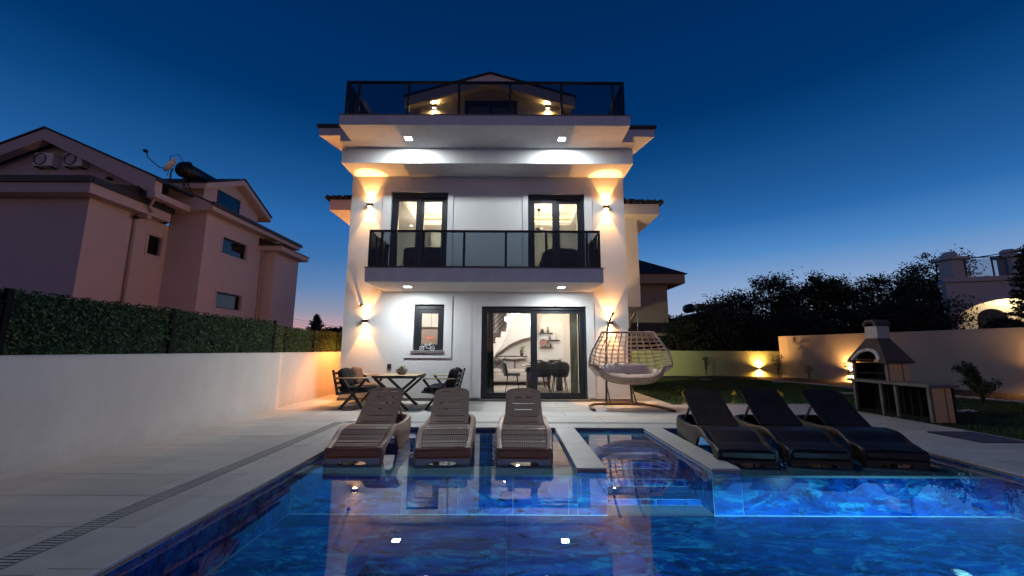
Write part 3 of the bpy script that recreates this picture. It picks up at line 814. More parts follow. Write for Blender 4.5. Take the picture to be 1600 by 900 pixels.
# flower bed and pebbles
bed = MB()
bx = []
n = 60
for k in range(n + 1):
    t = k / n
    if t < .4:
        s = t / .4
        p = (4.0 + s * 8.0, 18.95); q = (4.0 + s * 7.3, 18.0 - .2 * math.sin(s * 9))
    else:
        s = (t - .4) / .6
        p = (12.58 + s * 2.7, 18.5 - s * 11.6); q = (11.3 + s * 2.5 + .15 * math.sin(s * 14), 17.9 - s * 11.6)
    m = ((p[0] + q[0]) / 2, (p[1] + q[1]) / 2)
    h = .10 + .05 * noise.noise(Vector((t * 12, 0, 0)))
    bx.append((q, m, p, h))
for (q, m, p, h) in bx:
    bed.v += [(q[0], q[1], -.02), (m[0], m[1], h), (p[0], p[1], h * .7)]
for k in range(n):
    a = k * 3
    bed.f += [(a, a + 1, a + 4, a + 3), (a + 1, a + 2, a + 5, a + 4)]
tag(bed.build('flower_bed', M['soil'], fix=False, smooth=2), kind='structure')
pb = MB()
for k in range(1500):
    t = rnd.random() ** 0.8
    s = t
    x = 11.05 + s * 2.5 + .15 * math.sin(s * 14) + rnd.gauss(0, .05)
    y = 17.3 - s * 11.6 + rnd.gauss(0, .05)
    r = rnd.uniform(.02, .045)
    pb.blob((x, y, -.015 + r * .6), (r, r * .8, r * .6), 1, 6, 3)
for (cx, cy, L_) in ((9.3, 8.7, .5), (10.3, 12.2, .5), (8.4, 17.6, .25), (10.9, 16.4, .4)):
    for k in range(90):
        r = rnd.uniform(.02, .04)
        pb.blob((cx + rnd.uniform(-L_, L_), cy + rnd.gauss(0, .05), -.015 + r * .6), (r, r * .8, r * .6), 1, 6, 3)
for k in range(500):
    r = rnd.uniform(.012, .03)
    pb.blob((rnd.uniform(4.0, 7.3), 9.56 + rnd.uniform(0, .10), -.015 + r * .6), (r, r * .8, r * .6), 1, 6, 3)
tag(pb.build('white_pebbles', M['pebble'], fix=False), kind='stuff')
gs = MB()
for k in range(52000):
    while True:
        x = rnd.uniform(3.76, 14.2); y = 5.0 + 13.6 * rnd.random() ** 1.4
        if x < 7.35 and y < 9.6: continue
        if x > 11.0 + (17.5 - y) * .2: continue
        break
    h = rnd.uniform(.02, .05); a = rnd.uniform(0, 6.28); w_ = .006 + .0009 * y
    dx, dy = math.cos(a) * w_, math.sin(a) * w_
    lx, ly = rnd.uniform(-.02, .02), rnd.uniform(-.02, .02)
    i = len(gs.v)
    gs.v += [(x - dx, y - dy, -.022), (x + dx, y + dy, -.022), (x + lx, y + ly, -.022 + h)]
    gs.f.append((i, i + 1, i + 2))
tag(gs.build('lawn_grass', M['grass'], fix=False), kind='stuff')

# ------------------------------------------------------------------ the villa
V = empty('villa', (0, 0, 0), 0, 'white three storey villa with glass balconies and lit rooms behind the pool', 'house')
def wall_holes(mb, x0, x1, z0, z1, y0, y1, holes):
    xs = sorted({x0, x1, *[h[0] for h in holes], *[h[1] for h in holes]})
    zs = sorted({z0, z1, *[h[2] for h in holes], *[h[3] for h in holes]})
    for i in range(len(xs) - 1):
        for j in range(len(zs) - 1):
            cx, cz = (xs[i] + xs[i + 1]) / 2, (zs[j] + zs[j + 1]) / 2
            if any(h[0] < cx < h[1] and h[2] < cz < h[3] for h in holes): continue
            mb.box(xs[i], xs[i + 1], y0, y1, zs[j], zs[j + 1])
    bm = bmesh.new()
    vs = [bm.verts.new(v) for v in mb.v]
    for f in mb.f: bm.faces.new([vs[i] for i in f])
    bmesh.ops.remove_doubles(bm, verts=bm.verts, dist=1e-5)
    # drop the doubled inner faces between neighbouring boxes
    seen = {}
    for f in bm.faces: seen.setdefault(frozenset(v.index for v in f.verts), []).append(f)
    bm.verts.index_update()
    seen = {}
    for f in bm.faces: seen.setdefault(frozenset(v.index for v in f.verts), []).append(f)
    kill = [f for fs in seen.values() if len(fs) > 1 for f in fs]
    bmesh.ops.delete(bm, geom=kill, context='FACES_ONLY')
    out = MB()
    bm.verts.index_update()
    out.add([v.co for v in bm.verts], [[v.index for v in f.verts] for f in bm.faces])
    bm.free()
    return out
WIN = (-2.45, -1.70, 1.21, 2.36)
DOOR = (-0.76, 1.87, 0.05, 2.32)
UD1 = (-3.18, -1.69, 3.02, 5.34)
UD2 = (0.41, 1.89, 3.02, 5.30)
fw = wall_holes(MB(), -4.23, 2.93, 0.0, 5.77, 10.0, 10.3, [WIN, DOOR, UD1, UD2])
fw.build('front_wall', M['plaster'], V)
MB().box(-4.23, -3.98, 10.3, 17, 0, 6.16).build('side_wall', M['plaster'], V)
MB().box(2.68, 2.93, 10.3, 17, 0, 6.16).build('side_wall', M['plaster'], V)
MB().box(-3.98, 2.68, 16.8, 17, 0, 6.16).build('back_wall', M['plaster'], V)
# plinth
for b_ in ((-4.25, -.78, 9.985, 9.999), (1.93, 2.95, 9.985, 9.999), (2.931, 2.945, 10.0, 17)):
    MB().box(*b_, 0, .07).build('plinth', M['conc'], V)
for b_ in ((-4.25, -.96), (2.07, 2.95)):
    MB().box(*b_, 9.975, 9.999, .0705, .085).build('plinth_lip', M['smooth'], V)
# raised surrounds
def surround(x0, x1, z0, z1, h, d=0.03, mid='smooth'):
    holes = [h]
    m = wall_holes(MB(), x0, x1, z0, z1, 10 - d, 9.9995, holes)
    m.build('opening_surround', M[mid], V)
surround(-2.66, -1.50, 1.03, 2.56, WIN)
surround(-0.95, 2.06, 0.0855, 2.44, (DOOR[0], DOOR[1], .08, DOOR[3]))
surround(-3.40, -1.55, 3.01, 5.45, UD1)
surround(0.27, 2.09, 3.01, 5.42, UD2)
# threshold and sill
MB().bbox(-.80, 1.92, 9.93, 10.2, .0, .05, .004).build('threshold', M['conc'], V)
MB().bbox(-2.50, -1.68, 9.94, 10.2, 1.145, 1.205, .004).build('window_sill', M['conc'], V)
# slabs and bands
MB().bbox(-3.22, 2.00, 8.55, 9.999, 2.69, 3.0, .004).build('balcony_slab', M['smooth'], V)
MB().box(-3.24, 2.02, 8.53, 9.96, 3.0005, 3.018).build('balcony_paving', M['conc'], V)
MB().bbox(-4.22, 2.97, 9.22, 10.3, 5.771, 6.169, .003).build('cornice_band', M['smooth'], V)
MB().bbox(-3.87, 2.62, 8.20, 12.0, 6.1705, 6.41, .003).build('terrace_slab', M['smooth'], V)
MB().box(-3.89, 2.64, 8.18, 10.9, 6.4105, 6.428).build('terrace_paving', M['conc'], V)
MB().box(-4.2, 2.9, 10.301, 17, 6.161, 6.169).box(-4.2, 2.9, 12.001, 17, 6.17, 6.40).build('roof_deck', M['conc'], V)
# interior slabs and partitions
MB().box(-3.98, 2.68, 10.301, 16.8, .0, .05).build('ground_floor', M['ifloor'], V)
MB().box(-3.98, 2.68, 10.301, 16.8, 2.72, 3.02).build('first_floor', M['ifloor'], V)
MB().box(-3.979, 2.679, 14.85, 15.0, .051, 2.719).build('inner_wall', M['iwall'], V)
MB().box(-1.25, -1.15, 10.301, 14.849, .051, 2.719).build('inner_wall', M['iwall'], V)
MB().box(-3.979, 2.679, 13.15, 13.3, 3.021, 6.15).build('inner_wall', M['iwall'], V)
MB().box(-.7, -.58, 10.301, 13.149, 3.021, 5.8).build('inner_wall', M['iwall'], V)
MB().box(-3.979, -3.96, 10.301, 13.149, 3.021, 5.8).box(2.66, 2.679, 10.301, 13.149, 3.021, 5.8).box(2.66, 2.679, 10.301, 14.849, .051, 2.719).build('inner_wall', M['iwall'], V)
# bedroom ceilings with recessed trays
def tray(x0, x1, tx0, tx1):
    m = MB()
    m.box(x0, tx0, 10.301, 13.149, 5.30, 5.42).box(tx1, x1, 10.301, 13.149, 5.30, 5.42)
    m.box(tx0, tx1, 12.62, 13.149, 5.30, 5.42).box(tx0, tx1, 10.301, 10.33, 5.30, 5.42)
    m.box(x0, x1, 10.301, 13.149, 5.58, 5.62)
    m.build('ceiling', M['ceil'], V)
    MB().box(tx0 - .12, tx1 + .10, 12.70, 12.73, 5.44, 5.46).box(tx0 - .12, tx0 - .09, 10.4, 12.6, 5.44, 5.46).box(tx1 + .09, tx1 + .12, 10.4, 12.6, 5.44, 5.46).build('cove_strip', M['e_cove'], V)
tray(-3.96, -.70, -3.05, -1.0)
tray(-.58, 2.66, 0.0, 1.90)

def lites(name, X0, X1, Z0, Z1, y, fr=.09, leaves=2, top=.10, bot=.10, mullion=.12, label=None):
    """window or glazed door: outer frame, leaves with own frames, panes, handle"""
    w_ = MB()
    w_.box(X0, X0 + fr * .6, y, y + .10, Z0, Z1).box(X1 - fr * .6, X1, y, y + .10, Z0, Z1)
    w_.box(X0 + fr * .6, X1 - fr * .6, y, y + .10, Z1 - top * .6, Z1).box(X0 + fr * .6, X1 - fr * .6, y, y + .10, Z0, Z0 + bot * .4)
    root = w_.build(name, M['frame'], V)
    xs = [X0 + fr * .6 + (X1 - X0 - fr * 1.2) * k / leaves for k in range(leaves + 1)]
    for k in range(leaves):
        a, b = xs[k] + .001, xs[k + 1] - .001
        zl, zh = Z0 + bot * .4 + .002, Z1 - top * .6 - .002
        yy = y + .02 + .03 * (k % 2)
        s = fr * .75 if leaves > 1 else fr * .9
        m = MB()
        m.box(a, a + s, yy, yy + .05, zl, zh).box(b - s, b, yy, yy + .05, zl, zh)
        m.box(a + s, b - s, yy, yy + .05, zh - s, zh).box(a + s, b - s, yy, yy + .05, zl, zl + s)
        m.build('sash', M['frame'], root)
        MB().box(a + s - .004, b - s + .004, yy + .021, yy + .027, zl + s - .004, zh - s + .004).build('pane', M['glass'], root)
    hx = xs[1] if leaves > 1 else X0 + fr
    MB().bbox(hx - .012, hx + .012, y - .02, y + .019, (Z0 + Z1) / 2 - .16, (Z0 + Z1) / 2 - .02, .004).build('handle', M['black'], root)
    return root
lites('kitchen_window', *WIN, 10.06, fr=.11, leaves=1, top=.2, bot=.12)
lites('patio_door', *DOOR, 10.06, fr=.11, leaves=2, top=.14, bot=.14)
lites('balcony_door', *UD1, 10.06, fr=.13, leaves=2, top=.2, bot=.08)
lites('balcony_door', *UD2, 10.06, fr=.13, leaves=2, top=.2, bot=.08)

def railing(x0, x1, y0, y1, z0, h, posts, side_posts, name='glass_railing'):
    r = MB()
    r.box(x0, x1, y0, y0 + .05, z0 + h - .045, z0 + h)
    r.box(x0, x0 + .05, y0 + .0505, y1, z0 + h - .045, z0 + h).box(x1 - .05, x1, y0 + .0505, y1, z0 + h - .045, z0 + h)
    root = r.build(name, M['black'], V)
    MB().box(x0, x1, y0, y0 + .05, z0, z0 + .035).box(x0, x0 + .05, y0 + .0505, y1, z0, z0 + .035).box(x1 - .05, x1, y0 + .0505, y1, z0, z0 + .035).build('bottom_rail', M['black'], root)
    xs = [x0 + .0255] + posts + [x1 - .0255]
    for x in xs:
        MB().box(x - .025, x + .025, y0 + .003, y0 + .047, z0 + .0355, z0 + h - .0455).build('post', M['black'], root)
    for a, b in zip(xs, xs[1:]):
        MB().box(a + .024, b - .024, y0 + .02, y0 + .028, z0 + .03, z0 + h - .04).build('pane', M['tint'], root)
    for x in (x0 + .025, x1 - .025):
        for yy in side_posts:
            MB().box(x - .022, x + .022, yy - .022, yy + .022, z0 + .0355, z0 + h - .0455).build('post', M['black'], root)
        ys = [y0 + .05] + side_posts + [y1]
        for a, b in zip(ys, ys[1:]):
            MB().box(x - .004, x + .004, a + .02, b - .02, z0 + .03, z0 + h - .04).build('pane', M['tint'], root)
railing(-3.19, 1.96, 8.60, 9.95, 3.019, .86, [-2.90, -1.98, -1.07, -.14, .76, 1.66], [9.05, 9.5])
railing(-3.79, 2.53, 8.25, 10.0, 6.429, .86, [-3.50, -2.37, -1.22, -.06, 1.10, 2.27], [8.7, 9.3])

# terrace storey: gable with fascia
GX, GW, GZ, GE = -.60, 2.24, 8.47, 7.80
slope = (GZ - GE) / GW
m = MB()
gy0, gy1 = 10.10, 14
m.prism([(GX - 1.95, 6.43), (GX + 1.95, 6.43), (GX + 1.95, GZ - .06 - 1.95 * slope), (GX, GZ - .06), (GX - 1.95, GZ - .06 - 1.95 * slope)], gy0, gy0 + .2, 'Y')
m.build('gable_wall', M['plaster'], V)
MB().box(GX - 1.95, GX - 1.75, gy0 + .2, gy1, 6.43, GE - .03).box(GX + 1.75, GX + 1.95, gy0 + .2, gy1, 6.43, GE - .03).build('gable_side_wall', M['plaster'], V)
th = .27
MB().prism([(GX - GW, GE - th), (GX, GZ - th), (GX + GW, GE - th), (GX + GW, GE), (GX, GZ), (GX - GW, GE)], 9.58, 9.66, 'Y').build('gable_fascia', M['smooth'], V)
MB().prism([(GX - GW, GE - .05), (GX, GZ - .05), (GX + GW, GE - .05), (GX + GW, GE), (GX, GZ), (GX - GW, GE)], 9.661, gy1 + .3, 'Y').build('gable_soffit', M['smooth'], V)
rf = MB().prism([(GX - GW - .03, GE + .005), (GX, GZ + .01), (GX + GW + .03, GE + .005), (GX + GW + .03, GE + .045), (GX, GZ + .06), (GX - GW - .03, GE + .045)], 9.55, gy1 + .35, 'Y').build('gable_roof', M['roof'], V)
bk = MB()
# higher ridge behind
MB().prism([(GX - 1.2, 9.06), (GX, 9.54), (GX + 1.2, 9.06), (GX + 1.2, 8.86), (GX, 9.34), (GX - 1.2, 8.86)], 11.3, 14.5, 'Y').build('ridge_soffit', M['smooth'], V)
MB().prism([(GX - 1.24, 9.065), (GX, 9.55), (GX + 1.24, 9.065), (GX + 1.24, 9.10), (GX, 9.59), (GX - 1.24, 9.10)], 11.27, 14.55, 'Y').build('ridge_roof', M['roof'], V)
# terrace door
tf = MB().box(GX - .72, GX + .72, 10.05, 10.099, 6.44, 6.50).box(GX - .72, GX - .62, 10.05, 10.099, 6.501, 8.02).box(GX + .62, GX + .72, 10.05, 10.099, 6.501, 8.02).box(GX - .62, GX + .62, 10.05, 10.099, 7.86, 8.02).box(GX - .05, GX + .05, 10.05, 10.099, 6.501, 7.859).build('terrace_door', M['frame'], V)
MB().box(GX - .619, GX - .051, 10.075, 10.085, 6.501, 7.859).build('pane', M['glass'], tf)
MB().box(GX + .051, GX + .619, 10.075, 10.085, 6.501, 7.859).build('pane', M['glass'], tf)
MB().box(GX - .615, GX - .055, 10.09, 10.094, 6.9, 7.855).box(GX + .055, GX + .615, 10.09, 10.094, 6.9, 7.855).build('dim_room_sheet', M['dim_room_sheet'], tf)  # added grey sheets give the panes the tone of a dim room
# sloping parapets at the terrace sides
for s, x0 in ((-1, -4.05), (1, 2.63)):
    MB().prism([(9.6, 6.42), (9.6, 7.72), (12.0, 7.2), (12.0, 6.42)], x0, x0 + .18, 'X').build('side_parapet', M['plaster'], V)
# side eaves at terrace level
for s in (-1, 1):
    cxx = -.625
    def X(v): return cxx + s * v if s > 0 else cxx - v
    a0, a1 = sorted((cxx + s * 3.246, cxx + s * 3.52))
    MB().box(a0, a1, 8.91, 9.6, 6.172, 6.50).build('eave_return', M['smooth'], V)
    p = [(cxx + s * 3.52, 8.93), (cxx + s * 4.05, 8.93), (cxx + s * 3.7, 10.2), (cxx + s * 3.52, 10.2)]
    MB().prism(p, 6.33, 6.52, 'Z').build('eave_fascia', M['smooth'], V)
    p = [(cxx + s * 3.26, 8.89), (cxx + s * 4.10, 8.89), (cxx + s * 3.75, 10.25), (cxx + s * 3.26, 10.25)]
    MB().prism(p, 6.5205, 6.61, 'Z').build('eave_gutter', M['gutter'], V)
# lower side eaves with tiled roofs, and the bay on the right
def side_roof(s, xw, xe, y0, zs):
    a, b = (xw, xe) if s > 0 else (xe, xw)
    MB().box(a, b, y0, y0 + 3.2, zs, zs + .34).build('side_eave', M['smooth'], V)
    n = 7
    top = []
    m = MB()
    xo = xe + s * .12
    for k in range(n):
        # stepped tile courses running up towards the wall
        x0 = xo + (xw - xo) * k / n; x1 = xo + (xw - xo) * (k + 1) / n + s * .04
        z = zs + .345 + .45 * k / n
        aa, bb = sorted((x0, x1))
        m.prism([(aa, z + (0.0 if s > 0 else -.0)), (bb, z), (bb, z + .075), (aa, z + .075)], y0 - .1 + k * .12, y0 + 3.3, 'Y')
    m.build('tiled_roof', M['roof'], V)
    mm = MB()
    for k in range(9):
        xx = xo + (xw - xo) * (k + .5) / 9
        mm.tube([(xx, y0 - .13, zs + .385 + .01), (xx, y0 + .5, zs + .50)], .055, 8)
    mm.build('roof_tile_edge', M['roof'], V)
side_roof(1, 2.93, 4.62, 12.0, 5.46)
side_roof(-1, -4.23, -5.75, 12.0, 5.56)
MB().box(2.931, 4.07, 12.5, 16, 2.60, 5.459).build('bay', M['plaster'], V)

# ------------------------------------------------------------------ wall lamps, ceiling lights and small fittings
def updown(x, y, z, label, power, face='y', spread=62, group='up and down wall lamps', colr=WARM, glow=.22, sgn=1, omni=0):
    """small brown box lamp throwing a cone up and a cone down the wall behind it"""
    o = empty('wall_lamp', (x, y, z), 0, label, 'wall lamp', group)
    if face == 'x': o.rotation_euler.z = R(90) * sgn
    MB().bbox(-.075, .075, -.095, -.015, -.045, .045, .006).build('housing', M['bronze'], o)
    MB().box(-.03, .03, -.015, 0, -.03, .03).build('bracket', M['black'], o)
    MB().box(-.05, .05, -.085, -.025, .0455, .048).box(-.05, .05, -.085, -.025, -.048, -.0455).build('lens', M['e_warm'], o)
    for s in (1, -1):
        l = lamp('SPOT', 'beam', (0, -.06, .055 * s), power, colr, o, rot=(R(180) if s > 0 else 0, 0, 0), spot=R(spread), blend=.35, soft=.006)
        if glow:
            lamp('SPOT', 'spill', (0, -.07, .056 * s), power * glow, colr, o, rot=(R(180) if s > 0 else 0, 0, 0), spot=R(165), blend=1.0, soft=.03)
    if omni: lamp('POINT', 'glow', (0, -.16, 0), omni, colr, o, soft=.05)
    return o
updown(-3.66, 10, 1.93, 'lit wall lamp below the security camera on the left ground floor wall', P_UPDOWN)
updown(2.44, 10, 1.91, 'lit wall lamp behind the hanging egg chair', P_UPDOWN)
updown(-3.72, 10, 4.96, 'lit wall lamp left of the left balcony door', P_UPDOWN)
updown(2.45, 10, 4.93, 'lit wall lamp right of the right balcony door', P_UPDOWN)
updown(GX - 1.56, gy0, 7.84, 'small lit lamp on the terrace gable left of the door', P_TERRACE, group='terrace gable lamps', spread=70, glow=.5)
updown(GX + 1.56, gy0, 7.84, 'small lit lamp on the terrace gable right of the door', P_TERRACE, group='terrace gable lamps', spread=70, glow=.5)
# lamps on the two side walls light the passage, the eaves and the neighbour
for (yy, zz, lb) in ((11.0, 1.95, 'lit wall lamp low on the left side wall over the passage'), (15.4, 4.2, 'lit wall lamp high on the left side wall under the eave')):
    o = updown(-4.23, yy, zz, lb, P_SIDE * (.22 if zz > 3 else .8), 'x', 125, 'side wall lamps', colr=(1, .31, .07), glow=.35, sgn=-1, omni=620 if zz > 3 else 0)
    o.location.y = yy
    if zz > 3:
        for c in kids(o):
            if c.type == 'LIGHT': c.data.color = (1, .44, .18)
for (yy, zz, lb) in ((11.4, 1.95, 'lit wall lamp low on the right side wall behind the egg chair'), (11.4, 4.9, 'lit wall lamp high on the right side wall under the eave')):
    o = updown(2.93, yy, zz, lb, P_SIDE * (.05 if zz > 3 else .3), 'x', 100, 'side wall lamps', colr=(1, .62, .28), glow=.3, sgn=1, omni=14 if zz > 3 else 0)

fl = empty('added_fill_light', (2.93, 13.4, 2.3), 0, 'added fill light out of view on the right side wall, aimed at the low garden wall', 'floodlight')  # unseen lamp added to brighten the low garden wall
MB().bbox(.0, .10, -.08, .08, -.06, .06, .008).build('housing', M['black'], fl)
MB().box(.1005, .105, -.06, .06, -.045, .045).build('lens', M['e_warm'], fl)
lamp('SPOT', 'fill_beam', (.16, 0, 0), 900, (1, .86, .50), fl, rot=Vector((-2.0, -5.6, 1.1)).to_track_quat('Z', 'Y').to_euler(), spot=R(66), blend=.8, soft=.04)
def downlight(x, y, z, label, power):
    o = empty('ceiling_light', (x, y, z), 0, label, 'ceiling light', 'square white soffit lights')
    MB().box(-.09, .09, -.09, .09, -.014, 0).build('frame', M['whitep'], o)
    MB().box(-.075, .075, -.075, .075, -.018, -.0145).build('diffuser', M['e_cool'], o)
    lamp('AREA', 'panel_lamp', (0, 0, -.022), power, COOL, o, size=.15)
downlight(-2.43, 9.17, 2.69, 'square white light under the balcony above the small window', P_DOWN_LOW)
downlight(1.15, 9.17, 2.69, 'square white light under the balcony above the patio door', P_DOWN_LOW)
downlight(-2.46, 8.75, 6.17, 'square white light in the upper soffit, left', P_DOWN_TOP)
downlight(1.16, 8.75, 6.17, 'square white light in the upper soffit, right', P_DOWN_TOP)

c_ = empty('security_camera', (-3.78, 10, 2.32), 0, 'small black security camera above the left wall lamp', 'camera')
MB().lathe([(.001, 0), (.035, 0), (.035, -.02), (.012, -.03), (.012, -.06)], n=14, axis='Y').build('mount', M['black'], c_, smooth=True)
MB().blob((.02, -.085, 0), (.045, .045, .045), 1, 14, 8).build('dome', M['black'], c_, smooth=True)
s_ = empty('outdoor_socket', (-3.01, 10, .82), 0, 'small dark power socket on the wall behind the table', 'socket')
MB().bbox(-.05, .05, -.03, 0, -.065, .065, .004).build('plate', M['conc'], s_)
MB().box(-.035, .035, -.034, -.0305, -.05, .05).build('cover', M['black'], s_)

# white wire ornament on the kitchen window sill
orn = empty('sill_ornament', (-2.10, 9.985, 1.207), 0, 'white wire bicycle ornament on the small window sill', 'ornament')
wm = M['whitep']
def circ(cx, cz, r, n=14): return [(cx + r * math.cos(2 * math.pi * k / n), 0, cz + r * math.sin(2 * math.pi * k / n)) for k in range(n)]
for cx in (-.13, .13):
    mm = MB().tube(circ(cx, .06, .055), .006, 5, closed=True)
    for k in range(4): mm.bar((cx - .05 * math.cos(k * .8), 0, .06 - .05 * math.sin(k * .8)), (cx + .05 * math.cos(k * .8), 0, .06 + .05 * math.sin(k * .8)), .003, .003)
    mm.build('wheel', wm, orn)
MB().tube([(-.13, 0, .06), (-.05, 0, .13), (.07, 0, .13), (.13, 0, .06), (0, 0, .06), (-.05, 0, .13), (-.06, 0, .17)], .006, 5).build('bike_frame', wm, orn)
MB().tube([(.07, 0, .13), (.06, 0, .18), (.10, 0, .19)], .006, 5).build('handlebar', wm, orn)
MB().tube([(-.06 + .012 * k, 0, .155 + .02 * math.sin(k * 1.9)) for k in range(14)], .006, 5).build('scrollwork', wm, orn)

# ------------------------------------------------------------------ loungers
def lerp_tab(tab, y):
    for (a, va), (b, vb) in zip(tab, tab[1:]):
        if y <= b:
            t = (y - a) / (b - a); t = max(0, min(1, t)); t = t * t * (3 - 2 * t)
            return va + (vb - va) * t
    return tab[-1][1]
ZT = [(0, .215), (.18, .255), (.5, .365), (.66, .37), (.95, .335), (1.3, .33), (1.6, .35), (1.8, .365)]
ZB = [(0, .0), (.07, .0), (.20, .20), (.40, .265), (.58, .235), (.80, .02), (.95, 0), (1.35, 0), (1.6, .06), (1.8, .19)]
HW = [(0, .30), (.4, .325), (1.2, .33), (1.8, .33)]
def lounger_path():
    pts = []
    for k in range(25):
        y = 1.46 * k / 24
        pts.append((-lerp_tab(HW, y), y))
    for k in range(1, 16):
        a = math.pi * k / 16
        cx, sy_ = -math.cos(a), math.sin(a)
        cx = math.copysign(abs(cx) ** .75, cx); sy_ = sy_ ** .8
        pts.append((.33 * cx, 1.46 + .32 * sy_))
    for k in range(24, -1, -1):
        y = 1.46 * k / 24
        pts.append((lerp_tab(HW, y), y))
    return pts
def panel(mb, us, vs_, hole, mp, th):
    nu, nv = len(us), len(vs_)
    ix = {}
    def P(i, j, s):
        if (i, j, s) not in ix:
            ix[(i, j, s)] = len(mb.v)
            mb.v.append(tuple(mp(us[i], vs_[j], s * th)))
        return ix[(i, j, s)]
    solid = lambda i, j: 0 <= i < nu - 1 and 0 <= j < nv - 1 and not hole(i, j)
    for i in range(nu - 1):
        for j in range(nv - 1):
            if not solid(i, j): continue
            mb.f.append((P(i, j, 1), P(i + 1, j, 1), P(i + 1, j + 1, 1), P(i, j + 1, 1)))
            mb.f.append((P(i, j, 0), P(i, j + 1, 0), P(i + 1, j + 1, 0), P(i + 1, j, 0)))
            if not solid(i - 1, j): mb.f.append((P(i, j, 0), P(i, j, 1), P(i, j + 1, 1), P(i, j + 1, 0)))
            if not solid(i + 1, j): mb.f.append((P(i + 1, j, 1), P(i + 1, j, 0), P(i + 1, j + 1, 0), P(i + 1, j + 1, 1)))
            if not solid(i, j - 1): mb.f.append((P(i, j, 1), P(i, j, 0), P(i + 1, j, 0), P(i + 1, j, 1)))
            if not solid(i, j + 1): mb.f.append((P(i, j + 1, 0), P(i, j + 1, 1), P(i + 1, j + 1, 1), P(i + 1, j + 1, 0)))
    return mb
def make_lounger(kind, label, group):
    brown = kind == 'brown'
    o = empty('sun_lounger', (0, 0, 0), 0, label, 'sun lounger', group)
    rim, skin = (M['brownw'], M['brownp']) if brown else (M['blackw'], M['blackw'])
    path = lounger_path()
    n = len(path)
    m = MB()
    prof = [(0.0, 0), (.012, 0), (.014, -1), (.0, -1), (-.045, -.02), (-.05, 0)]
    rings_ = []
    for i, (x, y) in enumerate(path):
        a, b = path[max(i - 1, 0)], path[min(i + 1, n - 1)]
        d = Vector((b[0] - a[0], b[1] - a[1])).normalized()
        nx, ny = -d.y, d.x                                   # outward (left of travel)
        zt, zb = lerp_tab(ZT, y), lerp_tab(ZB, y)
        sec = [(.018, zb), (.030, zb + (zt - zb) * .5), (.026, zt - .03), (.012, zt), (-.03, zt), (-.045, zt - .012), (-.045, zt - .035), (-.02, zt - .05), (-.008, zb + (zt - zb) * .4), (-.01, zb)]
        rings_.append([(x + nx * s, y + ny * s, z) for s, z in sec])
    k = len(rings_[0])
    for r_ in rings_: m.v += r_
    for i in range(n - 1):
        for j in range(k):
            l = (j + 1) % k
            m.f.append((i * k + j, i * k + l, (i + 1) * k + l, (i + 1) * k + j))
    m.f.append(tuple(range(k))); m.f.append(tuple((n - 1) * k + j for j in range(k))[::-1])
    m.build('rail', rim, o, smooth=True)
    # front lip and feet
    m = MB()
    for j, (z0, z1, yy) in enumerate(((.088, .208, -.02), )):
        m.bbox(-.315, .315, yy, .03, z0, z1, .03)
    m.build('front_lip', M['lip'] if brown else rim, o, smooth=True)
    ft = [(-.31, 0), (-.20, 0), (-.14, .045), (-.10, .055), (.10, .055), (.14, .045), (.20, 0), (.31, 0), (.30, .0875), (-.30, .0875)]
    MB().prism(ft, -.005, .04, 'Y').build('foot', M['foot'] if brown else M['black'], o)
    # seat
    if brown:
        y = .035
        while y < .80:
            y1 = min(y + .088, .845)
            hw0, z0 = lerp_tab(HW, y) - .048, lerp_tab(ZT, y) - .008
            hw1, z1 = lerp_tab(HW, y1) - .048, lerp_tab(ZT, y1) - .008
            mm = MB()
            vs = [(-hw0, y, z0), (hw0, y, z0), (hw1, y1, z1), (-hw1, y1, z1)]
            ins = [(-hw0 + .012, y + .008, z0 + .008), (hw0 - .012, y + .008, z0 + .008), (hw1 - .012, y1 - .008, z1 + .008), (-hw1 + .012, y1 - .008, z1 + .008)]
            low = [(a, b, c - .014) for a, b, c in vs]
            mm.add(vs + ins + low, [(4, 5, 6, 7), (0, 1, 5, 4), (1, 2, 6, 5), (2, 3, 7, 6), (3, 0, 4, 7), (0, 8, 9, 1), (1, 9, 10, 2), (2, 10, 11, 3), (3, 11, 8, 0), (8, 11, 10, 9)])
            mm.build('slat', skin, o)
            y = y1 + .012
    else:
        us = [-1 + 2 * i / 20 for i in range(21)]
        vv = [.02 + .83 * j / 40 for j in range(41)]
        def mp(u, v, t):
            crown = .012 * (1 - u * u)
            rib = .004 * math.sin(u * 26)
            return (u * (lerp_tab(HW, v) - .04), v, lerp_tab(ZT, v) - .012 + crown + rib + t)
        panel(MB(), us, vv, lambda i, j: False, mp, -.018).build('seat', skin, o, smooth=True)
    # back rest
    hy, hz, L_ = .865, .350, .80
    ang = R(34)
    bw = .262 if brown else .27
    def mpb(u, v, t):
        w_ = bw * (1 - .04 * v)
        e = max(0, (v - .86) / .14)
        w_ *= (1 - .30 * e ** 2.4)
        dy = -.018 * math.sin(v * math.pi) - .010 * (1 - u * u)
        c, s = math.cos(ang), math.sin(ang)
        y_, z_ = v * L_, t - dy * -1
        top = -.035 * (u * u) * e
        return (u * w_, hy + (y_ + top) * c - z_ * s, hz + (y_ + top) * s + z_ * c)
    if brown:
        vl = [0, .04, .060, .20, .220, .39, .412, .44, .56, .582, .72, .741, .78, .88, .899, .94, .97, 1.0]
        us = [-1 + 2 * i / 16 for i in range(17)]
        slots = {1: (2, 14), 3: (2, 14), 5: (4, 12), 8: (3, 13), 10: (4, 12), 13: (3, 13)}
        def hole(i, j):
            if j in slots:
                a, b = slots[j]
                if a <= i < b and not (j in (10, 13) and i in (7, 8)): return True
            return False
    else:
        us = [-1 + 2 * i / 45 for i in range(46)]
        vl = [j / 60 for j in range(61)]
        def hole(i, j):
            return (14 < j < 24 or 30 < j < 42) and j % 2 == 1 and i % 2 == 1 and 5 < i < 40 and rnd.random() < .75
